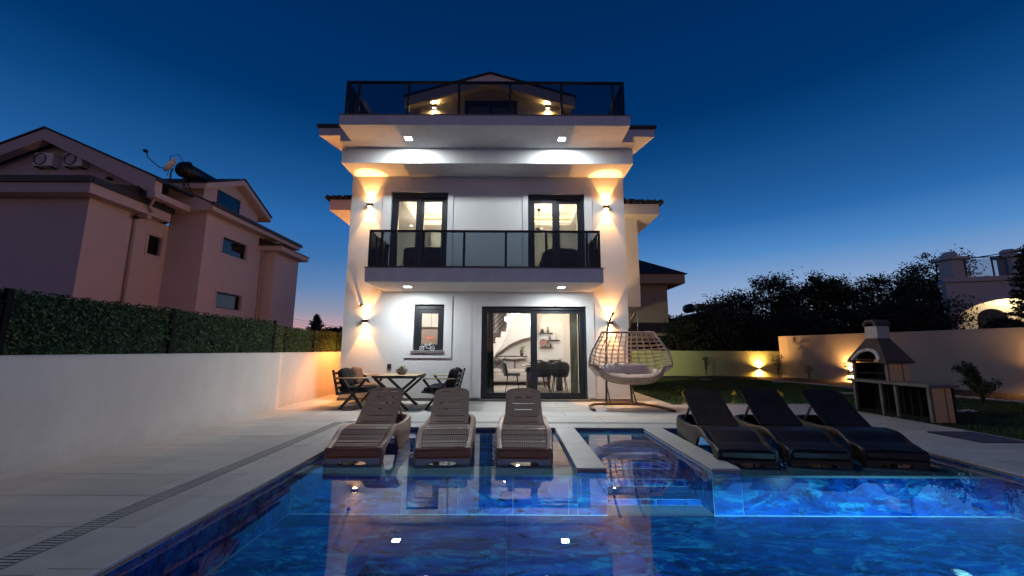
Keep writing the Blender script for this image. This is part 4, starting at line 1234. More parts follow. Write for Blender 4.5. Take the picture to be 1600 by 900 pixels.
    panel(MB(), us, vl, hole, mpb, .008 if brown else .016).build('backrest', skin, o, smooth=True)
    for s in (-1, 1):
        MB().bar((s * .2, hy + .42, hz + .26), (s * .25, hy + .62, .30), .022, .022).build('back_support', M['black'] if not brown else rim, o)
    return o
SZ = -.0755
def place(o, x, y, yaw, label):
    o.location = (x, y + .13, SZ); o.scale = (1, .93, .93); o.rotation_euler.z = -R(yaw); o['label'] = label
lb = make_lounger('brown', 'x', 'brown slotted loungers on the left pool shelf')
lb2, lb3 = copy_tree(lb), copy_tree(lb)
place(lb, -1.80, 4.64, -2.5, 'leftmost of the three brown slotted plastic loungers on the pool shelf')
place(lb2, -.78, 4.64, -4.5, 'middle one of the three brown slotted plastic loungers on the pool shelf')
place(lb3, .148, 4.64, 1.2, 'brown slotted lounger beside the pale coping arm, in front of the patio door')
lk = make_lounger('black', 'x', 'black rattan loungers on the right pool shelf')
lk2, lk3 = copy_tree(lk), copy_tree(lk)
place(lk, 2.68, 4.62, 6.0, 'black woven lounger nearest the coping arm on the right shelf')
place(lk2, 3.50, 4.62, 8.0, 'middle one of the three black woven loungers on the right shelf')
place(lk3, 4.36, 4.62, 10.0, 'rightmost black woven lounger, nearest the barbecue')

# ------------------------------------------------------------------ table and love seats
T_ = empty('garden_table', (-2.43, 8.88, 0), 0, 'pale wood topped garden table on black crossed legs by the small window', 'table')
for k in range(5):
    MB().bbox(-.44, .44, -.46 + .185 * k, -.46 + .185 * k + .181, .665, .69, .003).build('plank', M['wood'], T_)
MB().box(-.46, .46, -.475, -.461, .640, .693).box(-.46, .46, .466, .48, .640, .693).box(-.46, -.441, -.461, .466, .640, .693).box(.441, .46, -.461, .466, .640, .693).build('top_frame', M['black'], T_)
for yy in (-.40, .40):
    m = MB().bar((-.42, yy, .638), (.30, yy, .0), .05, .07, (0, 1, 0))
    m.build('leg', M['black'], T_)
    MB().bar((.42, yy + .052, .638), (-.30, yy + .052, .0), .05, .07, (0, 1, 0)).build('leg', M['black'], T_)
B_ = empty('plant_bowl', (-2.42, 8.95, .69), 0, 'small stone bowl of green succulents on the wooden table', 'bowl')
MB().lathe([(.001, 0), (.06, 0), (.10, .03), (.12, .08), (.125, .12), (.112, .12), (.10, .09), (.001, .085)], n=24).build('bowl', M['stonepot'], B_, smooth=True)
m = MB()
for k in range(90):
    a = rnd.uniform(0, 6.28); r = rnd.uniform(0, .08)
    leafquad(m, Vector((r * math.cos(a), r * math.sin(a), .10 + rnd.uniform(0, .08))), rnd.uniform(.018, .034), Vector((0, 0, 1)), .5)
m.build('succulent', M['leafb'], B_, fix=False)

def loveseat(x, y, sx, label, cush):
    """two seat bench seen side on: sx=+1 faces right"""
    o = empty('garden_love_seat', (x, y, 0), 0, label, 'love seat', 'love seats at the table')
    hw = .62
    for yy in (-hw, hw):
        MB().bar((-.20 * sx, yy, .0), (.20 * sx + .12 * sx, yy, .62), .045, .065, (0, 1, 0)).build('leg', M['black'], o)
        MB().bar((.26 * sx, yy + .047, .0), (-.20 * sx, yy + .047, .62), .045, .065, (0, 1, 0)).build('leg', M['black'], o)
        MB().bbox(min(-.34 * sx, .36 * sx), max(-.34 * sx, .36 * sx), yy - .035, yy + .075, .622, .645, .004).build('armrest', M['wood'], o)
    m = MB()
    m.bar((-.30 * sx, -hw + .04, .30), (.34 * sx, -hw + .04, .36), .035, .05, (0, 1, 0)).bar((-.30 * sx, hw - .04, .30), (.34 * sx, hw - .04, .36), .035, .05, (0, 1, 0))
    m.bar((.34 * sx, -hw + .03, .36), (.34 * sx, hw - .03, .36), .035, .05).bar((-.30 * sx, -hw + .03, .30), (-.30 * sx, hw - .03, .30), .035, .05)
    m.build('seat_frame', M['black'], o)
    for yy in (-hw + .02, 0, hw - .02):
        MB().bar((-.27 * sx, yy, .28), (-.40 * sx, yy, .80), .04, .035, (0, 1, 0)).build('back_post', M['black'], o)
    for k in range(4):
        z = .42 + .10 * k; xx = -(.27 + .13 * (z - .28) / .52) * sx
        MB().bar((xx, -hw + .02, z), (xx, hw - .02, z), .02, .05).build('back_slat', M['black'], o)
    for yy, mt_ in ((-.31, cush[0]), (.31, cush[1])):
        MB().blob((.03 * sx, yy, .395), (.31, .295, .055), .35, 24, 10, .03, yy).build('seat_cushion', mt_, o, smooth=2)
        rot = Matrix.Rotation(R(-16) * sx, 3, 'Y')
        MB().blob((-.23 * sx, yy, .63), (.075, .28, .20), .5, 24, 12, .10, yy + 5, rot).build('back_cushion', mt_, o, smooth=2)
    return o
loveseat(-3.38, 9.2, 1, 'black framed love seat with grey and taupe cushions left of the table', (M['cushd'], M['cushb']))
loveseat(-1.52, 9.12, -1, 'black framed love seat with black cushions right of the table', (M['cushd'], M['cushd']))

# ------------------------------------------------------------------ hanging egg chair
EG = empty('hanging_egg_chair', (2.55, 8.8, 0), 0, 'beige rattan two seat hanging egg chair with cream cushions on a brown stand', 'hanging chair')
def cr_tab(tab, x):
    n = len(tab)
    for i in range(n - 1):
        if x <= tab[i + 1][0] or i == n - 2:
            x0, y0 = tab[i]; x1, y1 = tab[i + 1]
            m0 = (y1 - tab[i - 1][1]) / (x1 - tab[i - 1][0]) if i else (y1 - y0) / (x1 - x0)
            m1 = (tab[i + 2][1] - y0) / (tab[i + 2][0] - x0) if i < n - 2 else (y1 - y0) / (x1 - x0)
            h = x1 - x0; t = (x - x0) / h
            return (2*t**3 - 3*t*t + 1) * y0 + (t**3 - 2*t*t + t) * h * m0 + (3*t*t - 2*t**3) * y1 + (t**3 - t*t) * h * m1
def egg(a, t):
    """a -1..1 across, t 0 (front seat lip) .. 1 (top of the back)"""
    py = cr_tab([(0, -.42), (.25, -.15), (.45, .16), (.6, .30), (.8, .30), (1, .10)], t)
    pz = cr_tab([(0, .665), (.2, .645), (.42, .625), (.55, .70), (.75, 1.10), (1, 1.63)], t)
    W = cr_tab([(0, .74), (.3, .90), (.6, .93), (.8, .84), (1, .60)], t)
    aa = abs(a)
    lift = cr_tab([(0, .23), (.35, .28), (.6, .18), (.85, .03), (1, .0)], t) * aa ** 3.6
    fwd = cr_tab([(0, -.32), (.3, .05), (.6, .42), (.85, .34), (1, .06)], t) * aa ** 2.6
    return Vector((W * a * (1 - .05 * aa ** 3), py - fwd, pz + lift))
# woven shell: lower part solid, upper part open strands
sh = MB()
NA, NT = 40, 14
for i in range(NA + 1):
    for j in range(NT + 1):
        p = egg(-1 + 2 * i / NA, .50 * j / NT)
        sh.v.append(tuple(p + Vector((0, .004, -.015 + .004 * math.sin(i * 1.6) * math.sin(j * 1.6)))))
for i in range(NA):
    for j in range(NT):
        a = i * (NT + 1) + j
        sh.f.append((a, a + 1, a + NT + 2, a + NT + 1))
sh.build('woven_seat', M['rattan'], EG, smooth=2, fix=False)
sk2 = MB()
for i in range(NA + 1):      # front apron below the lip
    a = -1 + 2 * i / NA
    p = egg(a, 0)
    q = egg(a * .86, .12) + Vector((0, .02, -.12 * (1 - .45 * a * a)))
    r = egg(a * .80, .30) + Vector((0, .0, -.12 * (1 - .6 * a * a)))
    sk2.v += [tuple(p), tuple((p + q) / 2 + Vector((0, -.02, 0))), tuple(q), tuple(r)]
for i in range(NA):
    for j in range(3):
        a = i * 4 + j
        sk2.f.append((a, a + 1, a + 5, a + 4))
sk2.build('woven_apron', M['rattan'], EG, smooth=2, fix=False)
ap = MB()
for i in range(0, NA + 1, 2):
    ap.tube([Vector(sk2.v[i * 4 + j]) + Vector((0, -.006, 0)) for j in range(3)], .009, 5)
for j, fj in ((1, .5), ):
    ap.tube([Vector(sk2.v[i * 4 + 1]) + Vector((0, -.008, 0)) for i in range(NA + 1)], .010, 5)
    ap.tube([Vector(sk2.v[i * 4 + 2]) + Vector((0, -.008, 0)) for i in range(NA + 1)], .012, 5)
ap.build('apron_strand', M['rattand'], EG, smooth=2)
for k in range(12):
    t = .47 + .50 * k / 11.5
    for dt in (-.006, .006):
        m = MB().tube([egg(-1 + 2 * i / 28, t + dt) for i in range(29)], .0075, 5)
        m.build('cross_strand', M['rattan'], EG, smooth=2)
for k in range(11):
    a = -.86 + 1.72 * k / 10
    for da in (-.010, .010):
        MB().tube([egg(a + da, .42 + .575 * j / 16) + Vector((0, -.008, 0)) for j in range(17)], .007, 5).build('upright_strand', M['rattan'], EG, smooth=2)
rimp = [egg(-1, t / 20) for t in range(0, 21)] + [egg(-1 + 2 * i / 16, 1) for i in range(1, 16)] + [egg(1, 1 - t / 20) for t in range(0, 21)]
fr_ = [egg(1 - 2 * i / 24, 0) for i in range(1, 24)]
allp = rimp + fr_
MB().tube(allp, .024, 8, closed=True).build('rim', M['rattand'], EG, smooth=2)
tw = MB()
L_ = len(allp)
def interp(u):
    i = int(u) % L_; f_ = u - int(u)
    return allp[i].lerp(allp[(i + 1) % L_], f_)
for s in range(2):
    pts = []
    for k in range(L_ * 6):
        u = k / 6
        p = interp(u); a = k * 1.1 + s * math.pi
        pts.append(p + Vector((math.cos(a) * .018, math.sin(a) * .018, math.sin(a) * .018)))
    tw.tube(pts, .008, 4, closed=True)
tw.build('rim_binding', M['rattan'], EG, smooth=2, fix=False)
# chains and stand
def chain(a, b, n):
    m = MB()
    a, b = Vector(a), Vector(b)
    for k in range(n):
        c = a.lerp(b, (k + .5) / n); d = (b - a) / n * .75
        sx_ = Vector((.010, 0, 0)) if k % 2 else Vector((0, .010, 0))
        m.tube([c - d / 1.0 * .8, c - d * .4 + sx_, c + d * .4 + sx_, c + d * .8, c + d * .4 - sx_, c - d * .4 - sx_], .0035, 4, closed=True)
    return m.build('chain', M['steel'], EG, smooth=2)
for sx_, tx in ((-1, -.30), (1, .20)):
    top = Vector((tx, .02, 2.06))
    chain(top + Vector((.035, -.01, -.05)), (tx + .05, .10, 1.67), 9)
    pts = [(tx * 1.18 - .02, .62, .05), (tx * 1.1 - .02, .64, .6), (tx * 1.06 - .02, .62, 1.3), (tx * 1.02 - .02, .52, 1.72), (tx, .30, 1.95), top]
    sm = []
    for i in range(len(pts) - 1):
        for q in range(4):
            sm.append(Vector(pts[i]).lerp(Vector(pts[i + 1]), q / 4))
    sm.append(Vector(pts[-1]))
    MB().tube(sm, .026, 8).build('pole', M['bronze'], EG, smooth=2)
    MB().tube([top + Vector((0, 0, 0)), top + Vector((.03, -.01, -.02)), top + Vector((.035, -.01, -.05))], .007, 6).build('hook', M['steel'], EG, smooth=2)
    MB().tube([(tx * 1.18 + .03, .45, .05), (tx * 1.12 - .01, .63, .42)], .016, 6).build('brace', M['bronze'], EG, smooth=2)
MB().tube([(-.86, -.42, .035), (-.88, -.2, .035), (-.84, .2, .035), (-.70, .42, .04), (-.4, .46, .045), (.1, .47, .045), (.42, .44, .04), (.62, .2, .035), (.70, -.2, .035), (.74, -.52, .035)], .028, 8).build('base', M['bronze'], EG, smooth=2)
MB().tube([(-.50, .46, .05), (-.30, .62, .05), (.3, .62, .05), (.45, .45, .05)], .022, 8).build('base_brace', M['bronze'], EG, smooth=2)
# cushions
m = MB()
NA2, NT2 = 30, 12
for s in (0, 1):
    for i in range(NA2 + 1):
        for j in range(NT2 + 1):
            a = -.84 + 1.68 * i / NA2; t = .02 + .40 * j / NT2
            p = egg(a, t)
            e = (1 - abs(a / .84) ** 6) * (1 - abs(2 * j / NT2 - 1) ** 6)
            th_ = .085 * max(e, 0) ** .5 * (1 + .35 * noise.noise(p * 7))
            p.z += (.0 if s else th_) + .003
            m.v.append(tuple(p))
    base_ = s * (NA2 + 1) * (NT2 + 1)
    for i in range(NA2):
        for j in range(NT2):
            a = base_ + i * (NT2 + 1) + j
            m.f.append((a, a + 1, a + NT2 + 2, a + NT2 + 1))
m.build('seat_cushion', M['cream'], EG, smooth=2)
MB().blob((-.10, .10, .80), (.56, .10, .155), .55, 36, 14, .10, 3, Matrix.Rotation(R(-14), 3, 'X')).build('back_cushion', M['cream'], EG, smooth=2)
MB().blob((.58, .02, .74), (.09, .17, .10), .7, 20, 10, .1, 9, Matrix.Rotation(R(25), 3, 'Y')).build('back_cushion', M['cream'], EG, smooth=2)
MB().blob((-.70, .02, .78), (.08, .17, .11), .7, 20, 10, .1, 12, Matrix.Rotation(R(-30), 3, 'Y')).build('back_cushion', M['cream'], EG, smooth=2)

# ------------------------------------------------------------------ barbecue
Q = empty('barbecue', (7.40, 7.25, 0), 0, 'masonry garden barbecue with grey hood, arched opening, chimney and cream block ends', 'barbecue')
# worktop
MB().bbox(-.05, .50, -.05, 1.68, .60, .655, .006).build('worktop', M['conc'], Q)
for (y0, y1) in ((.001, .05), (.62, .67), (.93, .98), (1.55, 1.60)):
    MB().box(.0, .05, y0, y1, 0, .599).build('pier', M['conc'], Q)
MB().bbox(.052, .27, .0, .045, .0, .598, .003).build('end_block', M['chamotte'], Q)
MB().bbox(.29, .39, .0, .045, .0, .598, .003).build('end_block', M['chamotte'], Q)
MB().box(.27, .29, .015, .04, 0, .598).build('block_joint', M['soot_and_shade'], Q)
MB().box(.40, .44, .0, 1.60, 0, .599).box(.06, .40, 1.56, 1.60, 0, .599).box(.05, .40, .05, 1.55, .0, .03).build('back_panel', M['soot_and_shade'], Q)
for k in range(8):
    yy = .15 + .16 * k
    MB().box(.30, .34, yy, yy + .05, .03, .598).build('rib', M['soot_and_shade'], Q)
# fireplace
MB().box(.0, .035, .74, .80, .656, 1.02).build('jamb', M['conc'], Q)
MB().box(.0, .035, 1.50, 1.56, .656, 1.02).build('jamb', M['conc'], Q)
MB().bbox(.036, .30, .745, .79, .656, 1.0, .003).build('side_block', M['chamotte'], Q)
MB().bbox(.32, .44, .745, .79, .656, 1.0, .003).build('side_block', M['chamotte'], Q)
MB().box(.30, .32, .755, .785, .656, 1.0).build('block_joint', M['soot_and_shade'], Q)
MB().box(.036, .44, 1.505, 1.55, .656, 1.0).box(.42, .46, .79, 1.505, .656, 1.0).box(.04, .42, .79, 1.505, .656, .672).build('firebox', M['soot_and_shade'], Q)
m = MB()
for k in range(12):
    m.bar((.05, .82 + .06 * k, .80), (.42, .82 + .06 * k, .80), .008, .008)
m.bar((.06, .80, .795), (.06, 1.50, .795), .012, .012)
m.build('grill_rack', M['gutter'], Q)
# hood: tapered, with an arched cut in its front
h = MB()
b0 = [(-.05, .70), (.50, .70), (.50, 1.60), (-.05, 1.60)]
t0 = [(.14, 1.02), (.40, 1.02), (.40, 1.30), (.14, 1.30)]
zb_, zt_ = 1.06, 1.50
ym, rr = 1.15, .30
def front(y, z):
    f = (z - zb_) / (zt_ - zb_)
    return (-.05 + .19 * max(f, 0), y, z)
arch = [(ym - rr * math.cos(math.pi * k / 12), 1.0 + .245 * math.sin(math.pi * k / 12)) for k in range(13)]
hv = [front(.70, zb_), front(1.60, zb_), (.50, .70, zb_), (.50, 1.60, zb_), (.14, 1.02, zt_), (.14, 1.30, zt_), (.40, 1.02, zt_), (.40, 1.30, zt_)]
h.add(hv, [(0, 2, 6, 4), (2, 3, 7, 6), (3, 1, 5, 7), (4, 6, 7, 5)])
# front face split round the arch
pts = [front(a, max(z, zb_)) for a, z in arch if z >= zb_ - .02]
nb = len(pts)
h.add([front(.70, zb_), *pts, front(1.60, zb_), (.14, 1.30, zt_), (.14, 1.02, zt_)], [tuple(range(nb + 4))])
h.box(-.055, -.0, .69, .855, 1.0, 1.059).box(-.055, .0, 1.445, 1.61, 1.0, 1.059).box(.0, .51, .69, .72, 1.003, 1.059).box(.0, .51, 1.58, 1.61, 1.003, 1.059)
h.build('hood', M['hoodc'], Q, fix=False)
for k in range(5):
    a0_, a1_ = math.pi * (.06 + .88 * k / 5) + .02, math.pi * (.06 + .88 * (k + 1) / 5) - .02
    m = MB()
    q = []
    for r_ in (.285, .345):
        for q_ in range(4):
            a = a0_ + (a1_ - a0_) * q_ / 3
            q.append((ym - r_ * math.cos(a), 1.0 + (r_ - .045) * math.sin(a)))
    poly = q[:4] + q[4:][::-1]
    f0 = [(front(y, z)[0] - .03, y, z) for y, z in poly]
    f1 = [(front(y, z)[0] + .03, y, z) for y, z in poly]
    n_ = len(poly)
    m.add(f0 + f1, [tuple(range(n_)), tuple(range(2 * n_ - 1, n_ - 1, -1))] + [(i, i + n_, (i + 1) % n_ + n_, (i + 1) % n_) for i in range(n_)])
    m.build('brick', M['brick'], Q)
MB().bbox(.145, .41, 1.015, 1.305, 1.501, 1.755, .006).build('chimney', M['brick'], Q)
cap = [(1.0, 1.756), (1.06, 1.756), (1.07, 1.81), (1.12, 1.84), (1.20, 1.84), (1.25, 1.81), (1.26, 1.756), (1.32, 1.756), (1.31, 1.84), (1.24, 1.89), (1.08, 1.89), (1.01, 1.84)]
MB().prism(cap, .12, .44, 'X').build('chimney_cap', M['hoodc'], Q)
MB().box(.16, .40, 1.05, 1.27, 1.757, 1.765).build('flue', M['soot_and_shade'], Q)

# ------------------------------------------------------------------ garden lamps and plants
def garden_lamp(x, y, z, rz, label):
    o = updown(x, y, z, label, P_GARDEN, spread=100, group='garden wall lamps', glow=1.3, colr=(1, .44, .12))
    o.rotation_euler.z = rz
    for c in kids(o):
        if c.type == 'LIGHT' and c.data.type == 'SPOT': c.data.spot_blend = .7
garden_lamp(11.58, 19.0, .42, 0, 'lit lamp on the low garden wall behind the lawn')
garden_lamp(13.21, 15.76, .42, R(-76.7), 'lit lamp on the taller garden wall behind the barbecue')
garden_lamp(14.40, 10.66, .55, R(-77), 'lit lamp on the taller garden wall at the right edge of view')
garden_lamp(4.1, 19.0, .55, 0, 'added lamp out of view on the low garden wall behind the egg chair')  # extra hidden lamp, added for its glow along the low wall

def sapling(name, x, y, z, h, label, leafs=140, spread=.25, mt=None, cat='shrub', ls=.045, group=None):
    o = empty(name, (x, y, z), rnd.uniform(0, 6), label, cat, group)
    st = MB(); lf = MB()
    for k in range(5):
        a = rnd.uniform(0, 6.28); b = rnd.uniform(.2, 1) * spread
        pts = [Vector((0, 0, -.05)), Vector((b * .2 * math.cos(a), b * .2 * math.sin(a), h * .35)), Vector((b * .6 * math.cos(a + .3), b * .6 * math.sin(a + .3), h * .7)), Vector((b * math.cos(a + .2), b * math.sin(a + .2), h * rnd.uniform(.8, 1)))]
        st.tube(pts, [.012, .009, .006, .003], 5)
        for q in range(leafs // 5):
            t = rnd.uniform(.35, 1) * 3
            i = min(int(t), 2)
            p = pts[i].lerp(pts[i + 1], t - i) + Vector((rnd.gauss(0, .045), rnd.gauss(0, .045), rnd.gauss(0, .04)))
            leafquad(lf, p, rnd.uniform(.6, 1.2) * ls, None, .5)
    st.build('stem', M['bark'], o, smooth=2)
    lf.build('foliage', mt or M['leaf2'], o, fix=False)
    return o
SAP = 'young shrubs in the flower bed'
sapling('young_shrub', 5.3, 18.4, .05, .75, 'sparse young shrub against the dark end of the low green-lit wall', 60, .2, group=SAP)
sapling('young_shrub', 8.85, 18.5, .05, .95, 'young shrub at the middle of the low green-lit wall', 110, .22, group=SAP)
sapling('young_shrub', 12.0, 18.3, .08, 1.05, 'young leafy shrub just right of the lit lamp on the low wall', 190, .38, group=SAP)
sapling('young_shrub', 12.2, 16.7, .08, .6, 'small dark shrub near the corner of the orange lit wall', 120, .3, group=SAP)
sapling('young_shrub', 12.55, 15.0, .08, .85, 'young shrub left of the lamp on the taller orange wall', 150, .3, group=SAP)
sapling('garden_bush', 12.2, 10.6, .02, .95, 'dense round bush between the barbecue and the tall wall', 1300, .75, ls=.05, cat='bush')
sapling('garden_bush', 11.6, 10.1, .02, .55, 'low bush trailing over the pebbles beside the dense round bush', 500, .5, ls=.04, cat='bush')
sapling('garden_bush', 14.0, 8.9, .02, .7, 'bush at the foot of the tall wall by the right edge of view', 500, .6, ls=.045, cat='bush')
for (x, y, lbl) in ((4.05, 9.62, 'yellow flower left of the first black lounger back'), (5.22, 9.62, 'yellow flower between the first and second black loungers'), (6.32, 9.62, 'yellow flower behind the second black lounger')):
    o = empty('yellow_flower', (x, y, -.02), rnd.uniform(0, 6), lbl, 'flower', 'yellow flowers along the lawn edge')
    MB().tube([(0, 0, 0), (.01, 0, .12), (.0, .01, .25)], .006, 5).build('stem', M['leafb'], o)
    m = MB(); l = MB()
    for k in range(36):
        leafquad(m, Vector((rnd.gauss(0, .03), rnd.gauss(0, .03), rnd.choice((.27, .25, .06)) + rnd.gauss(0, .03))), .024, None, .8)
        leafquad(l, Vector((rnd.gauss(0, .03), rnd.gauss(0, .03), rnd.uniform(.02, .2))), .02)
    tag(m.build('petals', M['yellow'], o, fix=False), kind='stuff'); tag(l.build('foliage', M['leafb'], o, fix=False), kind='stuff')

# ------------------------------------------------------------------ trees
def tree(x, y, h, cr, label, nl=8500, ls=.095, z0=-.03, open_=.0, group='dark trees beyond the garden wall', trunk_h=.3):
    o = empty('tree', (x, y, z0), 0, label, 'tree', group)
    st, lf = MB(), MB()
    lean = Vector((rnd.uniform(-.3, .3), rnd.uniform(-.3, .3), 0))
    tp = [Vector((0, 0, 0)), Vector((0, 0, h * trunk_h)) + lean * .3, Vector((0, 0, h * .6)) + lean * .7, Vector((0, 0, h * .9)) + lean]
    st.tube(tp, [cr * .07, cr * .055, cr * .035, cr * .012], 7)
    ends = []
    for k in range(34):
        t = rnd.uniform(.22, .95)
        base = tp[1].lerp(tp[3], t)
        a = rnd.uniform(0, 6.28)
        reach = cr * rnd.uniform(.45, 1.0) * (1.15 - .75 * abs(t - .35))
        tip = base + Vector((math.cos(a) * reach, math.sin(a) * reach, rnd.uniform(-.05, .35) * cr))
        tip.z = min(tip.z, h * rnd.uniform(.86, 1.0))
        mid = base.lerp(tip, .5) + Vector((0, 0, -.05 * cr))
        st.tube([base, mid, tip], [cr * .02, cr * .012, cr * .005], 5)
        ends.append((tip, cr * rnd.uniform(.20, .38)))
        ends.append((mid, cr * rnd.uniform(.18, .30)))
    for k in range(6):
        ends.append((Vector((rnd.gauss(0, cr * .3), rnd.gauss(0, cr * .3), h * rnd.uniform(.84, .96))), cr * rnd.uniform(.14, .26)))
    for k in range(10):
        a = rnd.uniform(0, 6.28)
        ends.append((Vector((math.cos(a) * cr * .7, math.sin(a) * cr * .7, h * rnd.uniform(.12, .35))), cr * .4))
    for k in range(nl):
        c, r = ends[k % len(ends)]
        d = Vector((rnd.gauss(0, 1), rnd.gauss(0, 1), rnd.gauss(0, .8))) * r * .5
        leafquad(lf, c + d, ls * rnd.uniform(.5, 1.2), None, .5)
    st.build('trunk', M['bark'], o, smooth=2)
    tag(lf.build('crown', M['leaf'], o, fix=False), kind=None)
    return o
row = [(10.9, 26, 3.6, 1.5, 'low dark tree behind the small roof with the water tank'),
       (12.9, 25, 4.2, 1.7, 'dark tree just right of the far roof with the water tank'),
       (14.6, 26, 5.1, 2.0, 'dark tree between the low tree and the tall twin crown'),
       (16.3, 25, 6.2, 2.0, 'tall rounded dark tree above the garden wall lamp'),
       (18.6, 26, 6.1, 2.1, 'dark tree left of the highest round crown'),
       (20.0, 25, 6.3, 1.9, 'dark tree with the highest round crown in the middle of the row'),
       (22.4, 26, 6.2, 2.1, 'dark tree right of the highest round crown'),
       (24.2, 25.5, 6.2, 2.0, 'dark tree whose top meets the sky above the barbecue wall'),
       (25.9, 25.5, 7.0, 2.2, 'loose branched dark tree left of the far villa terrace')]
for k, (x, y, h, cr, lb_) in enumerate(row):
    tree(x, y, h, cr, lb_)
tree(28.4, 26.5, 8.1, 2.3, 'tall wispy dark tree directly left of the far villa pillar', nl=7000)
tree(22.2, 18.2, 2.7, 1.5, 'bushy tree in front of the far villa arch', nl=9000, ls=.075, group='trees in front of the far villa')
tree(20.0, 19.5, 4.0, 1.9, 'bushy dark tree behind the top of the barbecue chimney', nl=9000, ls=.075, group='trees in front of the far villa')
tree(18.3, 20.5, 3.8, 1.9, 'bushy dark tree over the corner of the taller garden wall', nl=9000, ls=.075, group='trees in front of the far villa')
tree(15.6, 21.5, 3.6, 1.8, 'low dark tree behind the low garden wall near its right end', nl=8000, ls=.08, group='low trees behind the garden wall')
tree(12.4, 21.5, 3.4, 1.8, 'low dark tree behind the middle of the low garden wall', nl=8000, ls=.08, group='low trees behind the garden wall')
tree(9.6, 21.8, 2.9, 1.5, 'low dark tree behind the left end of the low garden wall', nl=7000, ls=.08, group='low trees behind the garden wall')
# the wood behind everything, one dark mass
wd = MB()
for k in range(26000):
    x = rnd.uniform(4, 60); y = rnd.uniform(28, 33)
    hh = 2.6 + 1.0 * noise.noise(Vector((x * .22, 3, 0))) + (x - 10) * .06
    z = hh * rnd.random() ** .6
    leafquad(wd, Vector((x, y, z)), rnd.uniform(.12, .30), None, .6)
tag(wd.build('woodland', M['leaf'], fix=False), kind='stuff')
# conifer at the right edge and the small one far left
def conifer(x, y, h, r0, label, nl, ls, z0=-.03):
    o = empty('conifer', (x, y, z0), 0, label, 'conifer')
    st, lf = MB(), MB()
    st.tube([(0, 0, 0), (0, 0, h * .5), (.02, 0, h)], [r0 * .09, r0 * .05, .01], 7)
    nb_ = 90
    for k in range(nb_):
        t = (k / nb_) ** .9
        z = h * (.06 + .93 * t)
        rr_ = r0 * (1 - t) ** .8 * rnd.uniform(.7, 1.1) + .05
        a = k * 2.4
        tip = Vector((math.cos(a) * rr_, math.sin(a) * rr_, z + rr_ * .18))
        base = Vector((0, 0, z - rr_ * .1))
        st.tube([base, base.lerp(tip, .6) - Vector((0, 0, rr_ * .04)), tip], [.02, .012, .004], 4)
        for q in range(max(8, int(nl * rr_ / (nb_ * r0 * .5)))):
            u = rnd.uniform(.1, 1.02)
            p = base.lerp(tip, u) + Vector((rnd.gauss(0, .07), rnd.gauss(0, .07), rnd.gauss(-.02, .04))) * r0 * .8
            leafquad(lf, p, ls * rnd.uniform(.5, 1.2), None, .28)
    st.build('trunk', M['bark'], o, smooth=2)
    lf.build('crown', M['conifer'], o, fix=False)
conifer(17.6, 13.3, 4.95, 1.15, 'tall conifer with feathery branches at the right edge behind the wall', 9000, .10)
conifer(-30.4, 62, 6.6, 2.3, 'small dark conifer on the skyline beyond the left hedge', 2600, .5)
conifer(-37, 66, 6.0, 1.3, 'thin tip of a conifer on the skyline beside the neighbouring house', 900, .35)
tree(-27.6, 62, 4.6, 1.9, 'round dark tree on the skyline right of the small conifer', 2200, .3, group='far trees')

# hills on the horizon
hm = MB()
nx_ = 90
for i in range(nx_ + 1):
    x = -900 + 1800 * i / nx_
    hgt = 34 + 26 * noise.noise(Vector((x * .004, 1.7, 0))) + 5 * noise.noise(Vector((x * .03, 0, 5)))
    if x < -200: hgt *= .75
    for (yy, zz) in ((500, -1), (620, hgt * .75), (700, hgt), (900, -1)):
        hm.v.append((x, yy, zz + (3 * noise.noise(Vector((x * .06, yy, 0))) if zz > 0 else 0)))
for i in range(nx_):
    for j in range(3):
        a = i * 4 + j
        hm.f.append((a, a + 1, a + 5, a + 4))
tag(hm.build('hills', M['hill'], smooth=2, fix=False), kind='structure')

# ------------------------------------------------------------------ neighbouring house on the left
NH = empty('neighbour_house', (-19, 15, 0), 0, 'large neighbouring house on the left with dark gutters, a dormer and satellite dish', 'house')
def nb(mb, name, mt, smooth=False):
    o = mb.build(name, mt, NH, smooth=smooth)
    o.location = (19, -15, 0)
    return o
def box_holes_x(xw, th_, y0, y1, z0, z1, holes):
    """wall in the plane x = xw facing +x with window holes (y0,y1,z0,z1)"""
    m = wall_holes(MB(), y0, y1, z0, z1, 0, th_, holes)
    o = MB()
    o.add([(xw - v[1], v[0], v[2]) for v in m.v], m.f)
    return o
W1 = (17.85, 18.55, 5.55, 6.45)
W2 = (20.05, 21.95, 6.15, 7.0)
W3 = (20.05, 21.95, 3.30, 4.12)
nb(box_holes_x(-16.8, .3, 15.1, 18.8, 0, 7.15, [W1]), 'wing_side_wall', M['neigh'])
nb(MB().box(-26, -17.1, 15.1, 15.4, 0, 7.15), 'wing_front_wall', M['neigh'])
nb(box_holes_x(-15.0, .3, 18.8, 23.4, 0, 8.0, [W2, W3]), 'side_wall', M['neigh'])
nb(MB().box(-16.8, -15.3, 18.8, 19.1, 0, 8.0), 'return_wall', M['neigh'])
nb(MB().box(-15.3, -14.25, 23.401, 26, 0, 7.0), 'rear_bay', M['neigh'])
nb(MB().box(-26, -15.3, 26, 26.3, 0, 8.0), 'back_wall', M['neigh'])
